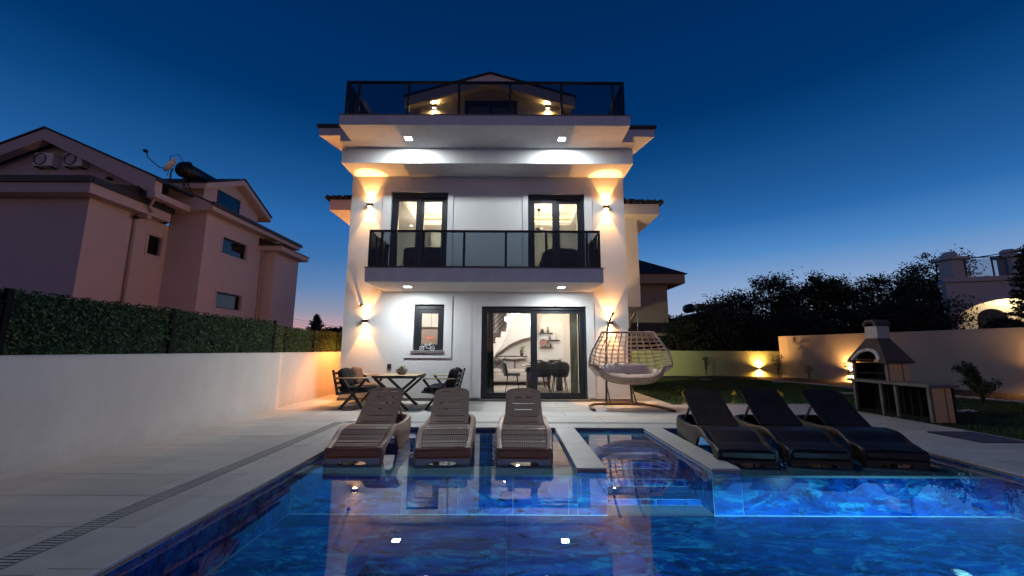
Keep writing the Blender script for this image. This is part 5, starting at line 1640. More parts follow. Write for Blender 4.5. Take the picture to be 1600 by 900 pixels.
for (y0, y1, z0, z1), xw in ((W1, -16.8), (W2, -15.0), (W3, -15.0)):
    f = MB()
    f.box(xw - .22, xw - .14, y0, y0 + .07, z0, z1).box(xw - .22, xw - .14, y1 - .07, y1, z0, z1)
    f.box(xw - .22, xw - .14, y0 + .07, y1 - .07, z0, z0 + .07).box(xw - .22, xw - .14, y0 + .07, y1 - .07, z1 - .07, z1)
    fo = nb(f, 'window', M['frame'])
    MB().box(xw - .19, xw - .18, y0 + .06, y1 - .06, z0 + .06, z1 - .06).build('pane', M['dglass'], fo)
    nb(MB().box(xw, xw + .025, y0 - .12, y0 - .02, z0 - .12, z1 + .12).box(xw, xw + .025, y0 - .12, y1 + .12, z0 - .14, z0 - .121).box(xw, xw + .025, y1 + .02, y1 + .12, z0 - .12, z1 + .12), 'window_trim', M['neigh'])
    MB().box(xw - .6, xw - .55, y0 - .3, y1 + .3, z0 - .3, z1 + .3).build('dark_room', M['soot_and_shade'], fo)  # flat black sheet in place of the unlit room behind the pane
# wing roof: fascia box, gutter, slope up to the main gable
nb(MB().box(-27, -16.25, 14.55, 18.2, 7.15, 7.55), 'wing_fascia', M['neigh'])
nb(MB().box(-27.1, -16.18, 14.45, 14.56, 7.552, 7.80).box(-16.26, -16.15, 14.561, 18.3, 7.552, 7.80), 'gutter', M['gutter'])
nb(MB().prism([(14.57, 7.6), (16.7, 8.3), (16.7, 7.56), (14.57, 7.56)], -27, -16.27, 'X'), 'wing_roof', M['roof'])
# main gable roof, ridge along y
rx, rz_, sl_ = -20.9, 10.95, .435
def zr(x): return rz_ - abs(x - rx) * sl_
RX1, RX0 = -14.45, -27.2
YF = 16.5
nb(MB().prism([(RX0, zr(RX0) - .02), (rx, rz_ - .02), (-15.6, zr(-15.6) - .02), (-15.6, zr(-15.6) - .62), (-15.95, zr(-15.6) - .62), (rx, rz_ - .55), (RX0, zr(RX0) - .55)], YF, YF + .35, 'Y'), 'gable_fascia', M['neigh'])
nb(MB().prism([(-26, 7.0), (-16.3, 7.0), (-16.3, 8.2), (-17.0, 8.6), (rx, rz_ - .45), (-26, 8.45)], YF + .6, YF + .8, 'Y'), 'gable_wall', M['neigh'])
nb(MB().prism([(RX0, zr(RX0)), (rx, rz_), (-15.5, zr(-15.5)), (-15.5, zr(-15.5) + .07), (rx, rz_ + .07), (RX0, zr(RX0) + .07)], YF - .05, 18.4, 'Y'), 'main_roof', M['roof'])
nb(MB().prism([(RX0, zr(RX0)), (rx, rz_), (RX1, zr(RX1)), (RX1, zr(RX1) + .07), (rx, rz_ + .07), (RX0, zr(RX0) + .07)], 18.4005, 26.4, 'Y'), 'main_roof', M['roof'])
nb(MB().prism([(-16.7, 7.85), (-14.45, 7.85), (-14.45, zr(-14.45) - .01), (-16.7, zr(-16.7) - .01)], 18.4, 26.39, 'Y'), 'eave_box', M['neigh'])
nb(MB().box(-14.44, -14.33, 18.3, 26.5, zr(RX1) - .08, zr(RX1) + .09), 'gutter', M['gutter'])
nb(MB().box(-15.9, -15.55, YF - .0, 18.4, 7.75, zr(-15.6) - .63), 'eave_box', M['neigh'])
nb(MB().box(-15.54, -15.46, YF - .05, 18.4, zr(-15.5) - .12, zr(-15.5) + .0), 'gutter', M['gutter'])
# rear small roof
nb(MB().box(-15.6, -13.7, 23.0, 26.2, 7.001, 7.30), 'rear_eave', M['neigh'])
nb(MB().prism([(-13.6, 7.301), (-15.0, 7.75), (-15.0, 7.301)], 22.9, 26.3, 'Y'), 'rear_roof', M['roof'])
# downpipe
nb(MB().tube([(-15.75, 16.7, 8.55), (-15.75, 16.7, 7.65), (-16.1, 16.9, 7.45), (-16.1, 17.1, 7.30), (-16.72, 17.0, 7.05), (-16.73, 17.0, 0)], .055, 8), 'downpipe', M['pipe'], 2)
nb(MB().tube([(-14.6, 24.9, 8.0), (-14.6, 24.0, 7.75), (-14.93, 23.25, 7.6), (-14.93, 23.25, 0)], .055, 8), 'downpipe', M['pipe'], 2)
nb(MB().tube([(-18.0, 15.2, 7.9), (-18.0, 16.4, 8.5)], .03, 6), 'cable', M['gutter'], 2)
# dormer
dz, dy0, dyp, dy1 = 10.6, 18.6, 21.2, 23.9
dm = [(dy0, 9.30), (dyp, dz), (dy1, 9.30)]
nb(MB().prism([(dy0 + .5, 8.5), (dy1 - .5, 8.5), (dy1 - .5, 9.25), (dyp, dz - .28), (dy0 + .5, 9.25)], -15.75, -15.55, 'X'), 'dormer_wall', M['neigh'])
nb(MB().prism([(dy0, 9.02), (dyp, dz - .30), (dy1, 9.02), (dy1, 9.30), (dyp, dz), (dy0, 9.30)], -19.5, -15.05, 'X'), 'dormer_soffit', M['neigh'])
nb(MB().prism([(dy0 - .05, 9.305), (dyp, dz + .01), (dy1 + .05, 9.305), (dy1 + .05, 9.37), (dyp, dz + .08), (dy0 - .05, 9.37)], -19.5, -15.0, 'X'), 'dormer_roof', M['roof'])
nb(MB().box(-18.5, -15.75, dy0 + .5, dy0 + .7, 8.5, 9.2), 'dormer_cheek', M['neigh'])
dw = nb(MB().box(-15.549, -15.50, 20.0, 20.08, 8.75, 9.55).box(-15.549, -15.50, 21.62, 21.7, 8.75, 9.55).box(-15.549, -15.50, 20.08, 21.62, 8.75, 8.83).box(-15.549, -15.50, 20.08, 21.62, 9.47, 9.55), 'window', M['frame'])
MB().box(-15.53, -15.52, 20.07, 21.63, 8.82, 9.48).build('pane', M['dglass'], dw)

def ac(x, y, z, lbl):
    o = empty('air_conditioner', (x, y, z), 0, lbl, 'air conditioner', 'air conditioners on the neighbouring gable')
    MB().bbox(-.42, .42, -.30, 0, -.32, .32, .02).build('casing', M['whitep'], o)
    MB().lathe([(.26, -.301), (.28, -.325), (.24, -.325), (.24, -.305)], c=(-.12, 0, 0), n=24, axis='Y').build('fan_ring', M['gutter'], o, smooth=2)
    m = MB()
    for r_ in (.06, .12, .18, .24): m.tube([(-.12 + r_ * math.cos(2 * math.pi * k / 20), -.315, r_ * math.sin(2 * math.pi * k / 20)) for k in range(20)], .006, 4, closed=True)
    m.build('grille', M['gutter'], o)
    MB().box(-.35, -.30, -.30, .0, -.37, -.322).box(.30, .35, -.30, .0, -.37, -.322).build('bracket', M['gutter'], o)
ac(-21.1, YF + .6, 9.62, 'left white air conditioner under the neighbouring roof peak')
ac(-19.75, YF + .6, 9.62, 'right white air conditioner under the neighbouring roof peak')
sd = empty('satellite_dish', (-16.35, 18.0, zr(-16.35) + .05), R(20), 'satellite dish on an arm at the neighbouring roof edge', 'satellite dish')
MB().tube([(0, 0, 0), (0, 0, .55), (.05, 0, .75)], .035, 8).build('mast', M['gutter'], sd, smooth=2)
dsh = MB()
prof = [(.001, .0), (.15, .012), (.30, .05), (.42, .10), (.42, .11), (.30, .06), (.001, .012)]
dsh.lathe(prof, n=24)
do = dsh.build('dish', M['whitep'], sd, smooth=2)
do.location = (.05, -.06, .85); do.rotation_euler = (R(60), 0, R(-75))
MB().tube([(.0, -.05, .70), (-.35, -.25, .62), (-.75, -.45, .95), (-.85, -.5, 1.25)], .022, 6).build('arm', M['gutter'], sd, smooth=2)
MB().bbox(-.93, -.77, -.58, -.42, 1.18, 1.30, .02).build('receiver', M['gutter'], sd)
sh_ = empty('solar_water_heater', (-16.3, 19.4, zr(-16.3) + .1), 0, 'dark cylindrical solar water tank on the neighbouring roof', 'water heater')
MB().lathe([(.001, -1.15), (.36, -1.12), (.40, -1.0), (.40, 1.0), (.36, 1.12), (.001, 1.15)], c=(.2, 0, .85), n=20, axis='Y').build('tank', M['solar'], sh_, smooth=2)
MB().lathe([(.001, 1.36), (.12, 1.36), (.14, 1.25), (.12, 1.2)], c=(.15, -.7, 0), n=12).build('valve', M['solar'], sh_, smooth=2)
MB().lathe([(.001, -.9), (.2, -.88), (.22, -.6), (.22, .1), (.001, .12)], c=(.5, 1.6, .55), n=14, axis='Y').build('expansion_tank', M['gutter'], sh_, smooth=2)
MB().bar((.2, -.9, 0), (.2, -.9, .6), .05, .05).bar((.6, -.9, -.2), (.2, -.9, .55), .04, .04).build('stand', M['gutter'], sh_)
MB().bar((.2, .9, -.1), (.2, .9, .6), .05, .05).build('stand', M['gutter'], sh_)
pn = MB().bbox(.3, 2.0, -1.9, 1.1, -.03, .03, .01).build('collector_panel', M['panel'], sh_)
pn.location = (-.9, -.6, .35); pn.rotation_euler = (0, R(27), 0)
MB().tube([(.1, -.9, 1.2), (.1, -1.3, 1.5), (-.1, -1.5, 1.3), (-.1, -1.5, .3)], .015, 5).build('hose', M['gutter'], sh_, smooth=2)
for (x, y, z, lbl) in ((-16.6, 16.9, 6.9, 'small dark floodlight under the neighbouring eave above the small window'), (-18.2, YF + .5, 8.75, 'small floodlight on the neighbouring gable')):
    o = empty('floodlight', (x, y, z), 0, lbl, 'floodlight')
    MB().lathe([(.001, .0), (.12, 0), (.09, .10), (.03, .14), (.001, .14)], n=14).build('hood', M['black'], o, smooth=2)

# overhead wires far left
wr = MB()
for k in range(5):
    z0 = 5.9 + .38 * k
    wr.tube([(-60 + 6 * q, 58 + q * .6, z0 + 3.0 - 1.05 * q + .10 * (q - 5) ** 2) for q in range(9)], .018, 4)
tag(wr.build('overhead_wires', M['gutter']), 'thin sagging overhead wires in the pink sky beyond the hedge', 'wires')

# ------------------------------------------------------------------ house behind on the right, small far roof, far villa
BH = empty('rear_house', (8, 24, 0), 0, 'unlit house with hipped dark roof seen behind the right corner of the villa', 'house')
def bh(mb, name, mt):
    o = mb.build(name, mt, BH); o.location = (-8, -24, 0); return o
bh(MB().box(2, 9.45, 24.0, 32, 0, 5.2), 'wall', M['rearw'])
hip = MB()
hip.add([(1.0, 23.2, 5.76), (10.45, 23.2, 5.76), (10.45, 33, 5.76), (1.0, 33, 5.76), (4.0, 27.5, 8.3), (6.4, 27.5, 8.3)], [(0, 1, 5, 4), (1, 2, 5), (2, 3, 4, 5), (3, 0, 4), (0, 3, 2, 1)])
bh(hip, 'hip_roof', M['roof'])
bh(MB().box(1.15, 10.3, 23.35, 32.8, 5.2, 5.755), 'eave', M['rearw'])
bh(MB().prism([(22.3, 2.25), (24.0, 2.9), (24.0, 2.2), (22.3, 2.2)], 2, 9.9, 'X'), 'porch_roof', M['roof'])
bh(MB().box(2.1, 9.8, 22.35, 23.99, 2.05, 2.19), 'porch_eave', M['rearw'])
bh(MB().box(9.0, 9.3, 22.6, 22.9, 0, 2.05).box(2.4, 2.7, 22.6, 22.9, 0, 2.05), 'porch_post', M['rearw'])
bh(MB().box(3, 9.2, 23.9, 23.999, .3, 1.9), 'dark_window', M['dglass'])

FR = empty('far_house', (18.3, 38, -.8), 0, 'low far roof behind the trees carrying a round water tank', 'house')
MB().box(-5, 3, 0, 6, 0, 4.1).build('wall', M['neigh'], FR)
MB().prism([(-6, 4.1), (-3.4, 4.9), (1.6, 6.1), (3.8, 4.1)], -.5, 7, 'Y').build('roof', M['roof'], FR)
ft_ = empty('roof_water_tank', (17.5, 37.2, 4.8), 0, 'round tank and slanted solar panel on the low far roof', 'water tank')
MB().lathe([(.001, -.5), (.42, -.45), (.42, .45), (.001, .5)], c=(-.9, 0, .35), n=16, axis='Y').build('tank', M['solar'], ft_, smooth=2)
MB().prism([(-.2, .1), (2.2, .55), (2.2, .62), (-.2, .8)], -.3, .3, 'Y').build('panel', M['panel'], ft_)
MB().tube([(1.6, 0, .3), (1.6, 0, 1.2)], .04, 5).lathe([(.001, 1.15), (.16, 1.2), (.16, 1.4), (.001, 1.45)], c=(1.6, 0, 0), n=10).build('mast', M['solar'], ft_)

FV = empty('far_villa', (23, 20.5, 0), 0, 'pale villa terrace with lit arch, pillars and glass railing at the far right', 'house')
def fv(mb, name, mt, smooth=False):
    o = mb.build(name, mt, FV, smooth=smooth); o.location = (-23, -20.5, 0); return o
# arcade wall running to the right and slightly towards the viewer
ax, ay, bx_, by_ = 22.3, 20.2, 30.5, 18.0
d_ = Vector((bx_ - ax, by_ - ay, 0)); Lf = d_.length; d_.normalize()
nrm_ = Vector((d_.y, -d_.x, 0))
def A(s, dpt, z): return tuple(Vector((ax, ay, 0)) + d_ * s + nrm_ * -dpt + Vector((0, 0, z)))
def arch_wall(dp0, dp1, ac_, ar, az, ah, s0, s1, top=4.75):
    m = MB()
    N_ = 18
    arcp = [(ac_ - ar * math.cos(math.pi * k / N_), az + ah * math.sin(math.pi * k / N_)) for k in range(N_ + 1)]
    def quad(p):
        n = len(p)
        m.add([A(s, dp0, z) for s, z in p] + [A(s, dp1, z) for s, z in p], [tuple(range(n)), tuple(range(2 * n - 1, n - 1, -1))] + [(i, i + n, (i + 1) % n + n, (i + 1) % n) for i in range(n)])
    quad([(s0, 0), (ac_ - ar, 0), (ac_ - ar, az), (ac_ - ar, top), (s0, top)])
    for (a, b) in zip(arcp, arcp[1:]): quad([a, b, (b[0], top), (a[0], top)])
    quad([(ac_ + ar, 0), (s1, 0), (s1, top), (ac_ + ar, top)])
    return m
fv(arch_wall(0, .3, 3.0, 2.75, 2.7, 1.2, 0, Lf), 'arcade_wall', M['villa2'])
fv(arch_wall(1.5, 1.7, 2.72, .66, 2.95, .55, 1.1, Lf, 4.6), 'inner_arch_wall', M['villa2'])
m = MB()
m.add([A(-.15, -.12, 4.62), A(Lf, -.12, 4.62), A(Lf, 1.8, 4.62), A(.8, 1.8, 4.62), A(-.15, -.12, 4.86), A(Lf, -.12, 4.86), A(Lf, 1.8, 4.86), A(.8, 1.8, 4.86)], [(0, 3, 2, 1), (4, 5, 6, 7), (0, 1, 5, 4), (1, 2, 6, 5), (2, 3, 7, 6), (3, 0, 4, 7)])
m.v = [(a, b, c + .15) for a, b, c in m.v]
fv(m, 'terrace_slab', M['villa2'])
m = MB()
m.add([A(2.4, 3.4, 0), A(Lf, 3.4, 0), A(Lf, 3.4, 4.7), A(2.4, 3.4, 4.7)], [(0, 1, 2, 3)])
fv(m, 'rear_wall', M['rearw'])
def pillar(s, w_):
    c = Vector(A(s, .3, 0))
    m = MB()
    m.box(c.x - w_, c.x + w_, c.y - w_, c.y + w_, 5.02, 5.93).bbox(c.x - w_ - .16, c.x + w_ + .16, c.y - w_ - .16, c.y + w_ + .16, 5.931, 6.10, .04)
    po = fv(m, 'pillar', M['villa2'])
    MB().lathe([(.001, 6.10), (.26, 6.10), (.31, 6.20), (.29, 6.32), (.20, 6.39), (.001, 6.41)], c=(c.x, c.y, 0), n=18).build('finial', M['villa2'], po, smooth=2)
pillar(.55, .32); pillar(2.95, .30); pillar(7.6, .32)
m = MB()
m.bar(A(.9, .1, 6.02), A(3.3, .1, 6.02), .05, .05).bar(A(.9, .1, 5.95), A(6.0, -1.0, 6.5), .04, .04).bar(A(4.1, .1, 6.02), A(7.2, .1, 6.02), .05, .05)
fr2 = fv(m, 'terrace_railing', M['black'])
for s in (1.0, 2.1, 3.25, 4.3, 5.6):
    MB().bar(A(s, .1, 5.0), A(s, .1, 6.0), .05, .05).build('post', M['black'], fr2)
for a, b in ((1.0, 2.1), (2.1, 3.2), (4.3, 5.6), (5.6, 7.0)):
    MB().add([A(a, .1, 5.05), A(b, .1, 5.05), A(b, .1, 5.95), A(a, .1, 5.95)], [(0, 1, 2, 3)]).build('pane', M['tint'], fr2)
m = MB()
m.bar(A(2.2, .75, 4.52), A(6.5, .75, 4.52), .12, .05)
fv(m, 'light_strip', M['e_strip'])
cc = A(3.4, .9, 4.2)
lamp('POINT', 'arcade_lamp', (cc[0] - 23, cc[1] - 20.5, cc[2]), 130, (1, .70, .34), FV, soft=.2)

# ------------------------------------------------------------------ inside the villa
def curtain(name, x0, x1, y, z0, z1, mt, label, folds=7, flare=.0):
    m = MB()
    n = folds * 6
    for i in range(n + 1):
        t = i / n
        for (z, f) in ((z1, 0), ((z0 + z1) / 2, .4), (z0, 1)):
            x = x0 + (x1 - x0) * (1 + flare * f) * t
            m.v.append((x, y + .035 * math.sin(t * folds * 6.28) * (1 + .3 * f), z))
    for i in range(n):
        a = i * 3
        m.f += [(a, a + 1, a + 4, a + 3), (a + 1, a + 2, a + 5, a + 4)]
    k = len(m.v)
    m.v += [(a, b + .006, c) for a, b, c in m.v]
    m.f += [tuple(i + k for i in f)[::-1] for f in m.f]
    return tag(m.build(name, mt, smooth=2, fix=False), label, 'curtain')
curtain('curtain', -.77, -.50, 10.45, .06, 2.68, M['greenc'], 'dark green velvet curtain at the left of the patio door', 5, .2)
curtain('curtain', 1.52, 1.72, 10.50, .06, 2.68, M['sheer'], 'pale sheer curtain at the right of the patio door', 5)
curtain('curtain', 1.74, 1.98, 10.52, .06, 2.68, M['greenc'], 'dark green curtain at the right edge of the patio door', 4)

def dining_chair(x, y, rz, lbl, src=[None]):
    if src[0] is None:
        o = empty('dining_chair', (0, 0, 0), 0, lbl, 'chair', 'velvet dining chairs')
        us = [-1 + 2 * i / 12 for i in range(13)]
        vv = [i / 12 for i in range(13)]
        def seat(u, v, t):
            r = math.sqrt(max(0, 1 - abs(2 * v - 1) ** 3))
            return (u * .235 * (.55 + .45 * r), -.22 + .44 * v, .46 + t - .02 * (1 - u * u) + .02 * u * u)
        panel(MB(), us, vv, lambda i, j: False, seat, .05).build('seat', M['chair'], o, smooth=2)
        def back(u, v, t):
            w_ = .20 + .065 * math.sin(v * math.pi * .9 + .1)
            if v > .8: w_ *= 1 - ((v - .8) / .2) ** 2 * .45
            return (u * w_, .20 + .10 * v - .10 * u * u + t, .44 + .43 * v)
        panel(MB(), us, vv, lambda i, j: False, back, .045).build('backrest', M['chair'], o, smooth=2)
        for sx_ in (-1, 1):
            for sy_ in (-1, 1):
                MB().tube([(sx_ * .14, sy_ * .13, .46), (sx_ * .21, sy_ * .20, 0)], [.016, .010], 6).build('leg', M['black'], o, smooth=2)
        src[0] = o
    else:
        o = copy_tree(src[0])
    o.location = (x, y, .05); o.rotation_euler.z = rz; o['label'] = lbl
dining_chair(.02, 11.75, R(90), 'grey velvet dining chair turned sideways at the left end of the table')
dining_chair(.88, 11.55, R(180), 'near dining chair behind the sliding door frame, left of the pair')
dining_chair(1.36, 11.55, R(180), 'near dining chair by the sheer curtain, right of the pair')
dining_chair(.85, 12.95, 0, 'far dining chair across the table, left of the pair')
dining_chair(1.38, 12.95, 0, 'far dining chair across the table, right of the pair')
dt = empty('dining_table', (1.05, 12.25, .05), 0, 'pale dining table inside the patio door with place settings', 'table')
MB().bbox(-.72, .72, -.45, .45, .69, .73, .01).build('table_top', M['table'], dt)
MB().bbox(-.60, -.46, -.2, .2, 0, .689, .01).bbox(.30, .46, -.2, .2, 0, .689, .01).build('pedestal', M['chair'], dt)
for (x, y, l) in ((.55, 12.0, 'small dark tray with a white cloth on the left end of the dining table'),):
    o = empty('serving_tray', (x, y, .78), 0, l, 'tray')
    MB().bbox(-.14, .14, -.10, .10, 0, .02, .005).build('tray', M['walnut'], o)
    MB().bbox(-.12, .12, -.08, .08, .0205, .04, .008).build('napkin', M['whitep'], o)
o = empty('wine_glass', (1.44, 12.05, .78), 0, 'glass of red wine on the right end of the dining table', 'glass')
MB().lathe([(.035, 0), (.035, .003), (.004, .008), (.004, .09)], n=14).build('stem', M['glass'], o, smooth=2)
MB().lathe([(.004, .09), (.035, .12), (.042, .16), (.034, .21)], n=14).build('bowl', M['glass'], o, smooth=2)
MB().lathe([(.001, .094), (.034, .122), (.040, .155), (.001, .155)], n=14).build('wine', M['wine'], o, smooth=2)
so = empty('sofa', (.0, 14.0, .05), 0, 'light L shaped sofa with cushions along the back of the living room', 'sofa')
MB().bbox(-1.1, 1.3, -.25, .6, .12, .42, .04).build('seat_base', M['sofa'], so)
MB().bbox(-1.1, 1.3, .45, .72, .42, .86, .06).build('backrest', M['sofa'], so)
for k in range(3):
    MB().blob((-.70 + .8 * k, .12, .46), (.38, .36, .09), .4, 24, 10).build('seat_cushion', M['sofa'], so, smooth=2)
for (x, m_) in ((-.85, M['iwall']), (-.15, M['sofa']), (.35, M['sofa'])):
    MB().blob((x, .30, .68), (.24, .09, .19), .5, 20, 10, .1, x, Matrix.Rotation(R(-14), 3, 'X')).build('throw_pillow', m_, so, smooth=2)
for (x, y) in ((-1.0, -.15), (1.2, -.15), (-1.0, .6), (1.2, .6)):
    MB().box(x - .03, x + .03, y - .03, y + .03, 0, .119).build('leg', M['walnut'], so)
cs = empty('console_shelf', (-.2, 14.25, 1.0), 0, 'thin dark ledge with crossed supports above the sofa back', 'shelf')
MB().box(-.95, .75, -.28, .05, 0, .03).build('board', M['walnut'], cs)
MB().bar((-.35, -.2, 0), (.0, -.2, -.35), .025, .025).bar((.0, -.2, 0), (-.35, -.2, -.35), .025, .025).build('crossed_support', M['black'], cs)
o = empty('vase', (.35, 14.15, 1.03), 0, 'small dark vase with leaves on the thin ledge', 'vase')
MB().lathe([(.001, 0), (.05, 0), (.07, .08), (.04, .15), (.05, .18)], n=16).build('pot', M['chair'], o, smooth=2)
m = MB()
for k in range(30): leafquad(m, Vector((rnd.gauss(0, .05), rnd.gauss(0, .03), .24 + rnd.gauss(0, .07))), .05)
m.build('leaves', M['leafb'], o, fix=False)
# stairs
stp = MB()
for k in range(5):
    MB().box(-1.12 + .19 * k, -.94 + .19 * k, 13.7, 14.7, 1.06 + .2 * k, 1.10 + .2 * k).build('stair_tread', M['walnut'], V)
MB().prism([(-1.13, .7), (-1.13, 1.055), (-.94, 1.055), (-.94, 1.255), (-.75, 1.255), (-.75, 1.455), (-.56, 1.455), (-.56, 1.655), (-.37, 1.655), (-.37, 1.855), (-.18, 1.855), (-.18, 2.7), (.0, 2.7), (.0, 2.1), (-.3, 1.45), (-.6, 1.0), (-.9, .65)], 13.72, 14.68, 'Y').build('stair_flight', M['iwall'], V)
cv = [(-.62, 1.02), (-.35, 1.22), (-.05, 1.45), (.35, 1.62), (.9, 1.74), (.9, 2.70), (.0, 2.70), (-.16, 2.2), (-.34, 1.72), (-.55, 1.28)]
MB().prism(cv, 14.3, 14.65, 'Y').build('stair_soffit', M['iwall'], V)
br = MB()
for k in range(5):
    br.bar((-1.15, 13.7, 1.20 + .16 * k), (-.16, 13.7, 2.22 + .16 * k), .02, .02)
for k in range(3): br.bar((-1.1 + .42 * k, 13.69, 1.1 + .43 * k), (-1.1 + .42 * k, 13.69, 2.0 + .43 * k), .025, .025)
br.build('stair_balustrade', M['black'], V)
# wall niche, shelves and ornaments
MB().box(1.0, 1.9, 14.82, 14.849, .9, 2.25).build('niche_panel', M['ceil'], V)
for (x0, x1, z, l) in ((1.02, 1.50, 1.84, 'upper black shelf on the living room wall'), (1.28, 1.76, 1.58, 'middle black shelf on the living room wall, set to the right'), (1.02, 1.50, 1.33, 'lowest black shelf on the living room wall')):
    tag(MB().box(x0, x1, 14.62, 14.819, z, z + .025).build('wall_shelf', M['black']), l, 'shelf', 'black wall shelves')
def pot(x, z, r, h, mt, lbl, nm='vase'):
    o = empty(nm, (x, 14.72, z), 0, lbl, 'ornament')
    MB().lathe([(.001, 0), (r * .7, 0), (r, h * .4), (r * .5, h * .8), (r * .6, h)], n=14).build('body', mt, o, smooth=2)
    MB().lathe([(r * .6, h), (r * .7, h + .01), (r * .5, h + .02)], n=14).build('lip', M['walnut'], o, smooth=2)
pot(1.12, 1.866, .07, .12, M['chair'], 'round dark pot at the left of the upper shelf')
pot(1.32, 1.866, .05, .20, M['deco'], 'tall brown vase on the upper shelf')
pot(1.40, 1.606, .045, .12, M['deco'], 'small brown jar on the middle shelf')
pot(1.62, 1.606, .03, .20, M['whitep'], 'thin white figure on the middle shelf')
pot(1.42, 1.356, .045, .10, M['walnut'], 'little dark cup on the lowest shelf')
o = empty('wall_plate', (1.16, 14.70, 1.50), 0, 'patterned round plate leaning at the left of the lowest shelf', 'plate')
MB().lathe([(.001, 0), (.11, -.005), (.15, -.02), (.15, -.012), (.001, .01)], n=24, axis='Y').build('plate', M['deco'], o, smooth=2)
MB().lathe([(.04, -.012), (.06, -.016), (.065, -.012)], n=18, axis='Y').build('ring', M['red'], o, smooth=2)
# pendant with glass globes
pd = empty('pendant_lamp', (.0, 12.4, 2.72), 0, 'lit pendant of clear glass globes over the dining table', 'pendant lamp')
for (x, y, z) in ((-.18, 0, -.28), (.02, .1, -.42), (-.16, .15, -.52), (.10, -.08, -.36)):
    MB().tube([(x * .3, y * .3, -.02), (x, y, z + .07)], .006, 5).build('cord', M['black'], pd)
    MB().blob((x, y, z), (.075, .075, .075), 1, 16, 10).build('globe', M['e_globe'], pd, smooth=2)
MB().lathe([(.001, 0), (.12, 0), (.12, -.03), (.001, -.03)], n=18).build('ceiling_rose', M['black'], pd)
lamp('POINT', 'pendant_glow', (.2, 12.4, 2.05), P_LIVING, (1, .93, .88), soft=.03)
lamp('POINT', 'living_glow', (1.3, 13.2, 2.50), P_LIVING * .6, (1, .92, .85), soft=.02)
tag(MB().box(.9, 2.2, 14.2, 14.28, 2.60, 2.62).build('cove_strip', M['e_cove'], V))
MB().box(-1.149, 2.659, 14.0, 14.199, 2.56, 2.719).build('ceiling_drop', M['ceil'], V)
# kitchen behind the small window
lamp('POINT', 'kitchen_glow', (-2.9, 11.2, 2.45), P_KITCHEN, (1, .90, .80), soft=.12)
fg = empty('refrigerator', (-2.55, 12.3, .05), 0, 'brown steel refrigerator with small red stickers seen through the small window', 'refrigerator')
MB().bbox(-.45, .45, 0, .7, .02, 1.28, .015).build('lower_door', M['fridge'], fg)
MB().bbox(-.45, .45, 0, .7, 1.29, 1.80, .015).build('upper_door', M['fridge'], fg)
MB().bbox(.36, .39, -.04, 0, .9, 1.25, .006).build('handle', M['steel'], fg)
MB().box(-.06, .02, -.004, -.0005, 1.50, 1.58).box(.04, .16, -.004, -.0005, 1.52, 1.57).build('sticker', M['red'], fg)
MB().box(.30, .37, -.004, -.0005, 1.62, 1.74).build('energy_label', M['whitep'], fg)
kc = empty('kitchen_cabinet', (-2.6, 12.9, 1.95), 0, 'pale wall cabinet above the refrigerator', 'cabinet')
MB().bbox(-1.0, 1.0, 0, .35, 0, .6, .01).build('carcass', M['iwall'], kc)
MB().box(-.005, .005, -.004, .0, .02, .58).build('door_joint', M['walnut'], kc)
# bedrooms
lamp('POINT', 'bedroom_glow', (-2.3, 11.8, 4.9), P_BED, (1, .82, .60), soft=.2)
lamp('POINT', 'bedroom_glow', (1.0, 11.8, 4.9), P_BED, (1, .82, .60), soft=.2)
for (x, y, l) in ((-3.55, 11.6, 'small bright ceiling spot near the left bedroom tray'), (-3.35, 12.75, 'small bright ceiling spot at the rear of the left bedroom'), (2.25, 12.3, 'small bright ceiling spot right of the right bedroom tray')):
    o = empty('recessed_spot', (x, y, 5.30), 0, l, 'ceiling spot')
    MB().lathe([(.001, -.004), (.05, -.004), (.055, 0)], n=16).build('bezel', M['whitep'], o)
    MB().lathe([(.001, -.008), (.035, -.008), (.04, -.0045)], n=16).build('lens', M['e_spot'], o)
def inner_door(x, y, z, rz, label, w_=.85, h=2.05, mt='door', fmt='iwall'):
    o = empty('bedroom_door', (x, y, z), rz, label, 'door')
    MB().box(-w_ / 2, w_ / 2, -.04, 0, 0, h).build('leaf', M[mt], o)
    MB().box(-w_ / 2 - .08, -w_ / 2 - .001, -.06, 0, 0, h + .08).box(w_ / 2 + .001, w_ / 2 + .08, -.06, 0, 0, h + .08).box(-w_ / 2 - .001, w_ / 2 + .001, -.06, 0, h + .001, h + .08).build('door_frame', M[fmt], o)
    MB().bar((w_ / 2 - .10, -.08, 1.0), (w_ / 2 - .22, -.08, 1.0), .02, .02).box(w_ / 2 - .12, w_ / 2 - .08, -.05, -.04, .85, 1.1).build('handle', M['walnut'], o)
inner_door(-3.958, 12.2, 3.02, R(90), 'white bedroom door on the side wall of the left room', mt='ceil')
inner_door(1.15, 13.148, 3.02, 0, 'cream bedroom door with brown frame in the right room', mt='door', fmt='door')
wr_ = empty('wardrobe', (-1.9, 13.1, 3.02), 0, 'cream wardrobe with a pale top at the back of the left bedroom', 'wardrobe')
MB().bbox(-.75, .75, -.55, .04, 0, 2.0, .01).build('carcass', M['door'], wr_)
MB().box(-.78, .78, -.58, .04, 2.001, 2.06).build('cornice', M['iwall'], wr_)
MB().box(-.004, .004, -.554, -.5505, .05, 1.95).build('door_joint', M['walnut'], wr_)
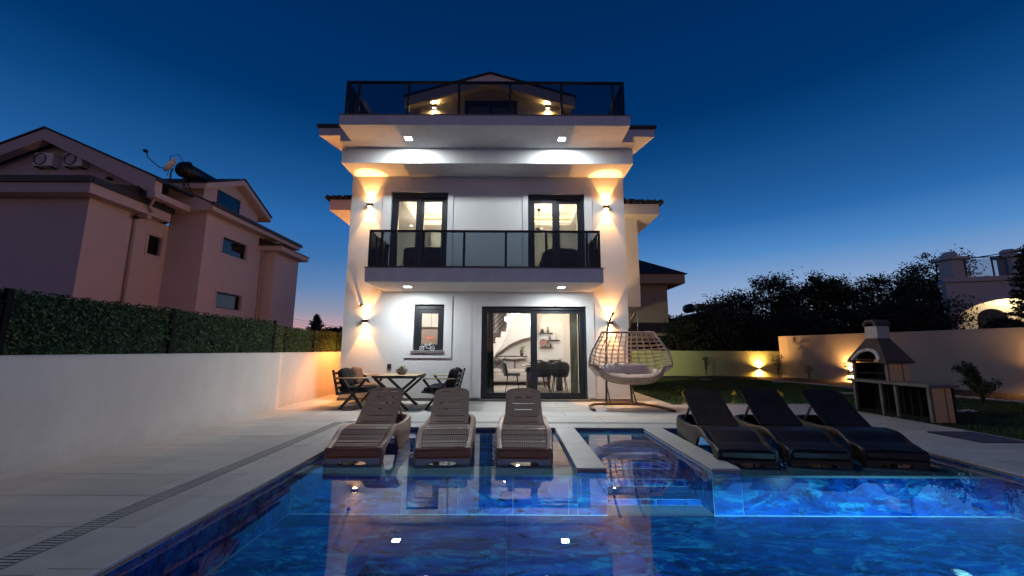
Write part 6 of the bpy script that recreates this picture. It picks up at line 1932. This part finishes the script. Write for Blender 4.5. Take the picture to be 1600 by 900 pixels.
def armchair(x, y, z, lbl, w_=.55, rnd_=.5):
    o = empty('armchair', (x, y, z), 0, lbl, 'armchair')
    MB().bbox(-w_, w_, -.35, .35, .12, .45, .06).build('seat', M['greenc'], o, smooth=1)
    MB().blob((0, -.30, .62), (w_, .12, .36), rnd_, 28, 12).build('backrest', M['greenc'], o, smooth=2)
    for s in (-1, 1): MB().blob((s * w_ * .9, 0, .5), (.10, .36, .18), .5, 16, 8).build('arm', M['greenc'], o, smooth=2)
    for sx_ in (-1, 1):
        for sy_ in (-1, 1): MB().tube([(sx_ * w_ * .8, sy_ * .28, .13), (sx_ * w_ * .85, sy_ * .3, 0)], .02, 6).build('leg', M['walnut'], o)
armchair(-2.25, 10.95, 3.02, 'dark green velvet settee just inside the left balcony door', .72, .25)
armchair(1.35, 10.95, 3.02, 'dark green velvet armchair just inside the right balcony door', .55, .6)
bp = empty('bedroom_pendant', (.83, 11.9, 5.58), 0, 'thin black pendant with a disc shade in the right bedroom', 'pendant lamp')
MB().lathe([(.001, 0), (.06, 0), (.02, -.08), (.001, -.08)], n=14).build('ceiling_rose', M['black'], bp)
MB().tube([(0, 0, -.08), (0, 0, -.62)], .006, 5).build('cord', M['black'], bp)
MB().lathe([(.02, -.60), (.13, -.64), (.13, -.65), (.05, -.66), (.03, -.70), (.001, -.70)], n=18).build('shade', M['black'], bp, smooth=2)
bp2 = empty('bedroom_pendant', (-2.0, 12.0, 5.58), 0, 'thin brass pendant hanging in the left bedroom beside the door frame', 'pendant lamp')
MB().lathe([(.001, 0), (.05, 0), (.05, -.06), (.001, -.06)], n=14).build('ceiling_rose', M['walnut'], bp2)
MB().tube([(0, 0, -.06), (0, 0, -.66)], .006, 5).build('cord', M['walnut'], bp2)
MB().blob((0, 0, -.70), (.05, .05, .06), 1, 14, 8).build('bulb', M['e_globe'], bp2, smooth=2)
wl = empty('wall_picture', (.30, 13.145, 4.1), 0, 'small dark framed picture on the right bedroom wall', 'picture')
MB().box(-.12, .12, -.03, 0, -.28, .28).build('picture_frame', M['walnut'], wl)
MB().box(-.09, .09, -.035, -.0305, -.25, .25).build('print', M['deco'], wl)
bdd = empty('bed', (.1, 12.3, 3.02), 0, 'grey upholstered bed in the right bedroom', 'bed')
MB().bbox(-.6, .6, -.8, .8, .1, .55, .06).build('mattress', M['sofa'], bdd)
MB().bbox(-.6, .6, .8, .84, .1, .95, .02).build('headboard', M['iwall'], bdd)
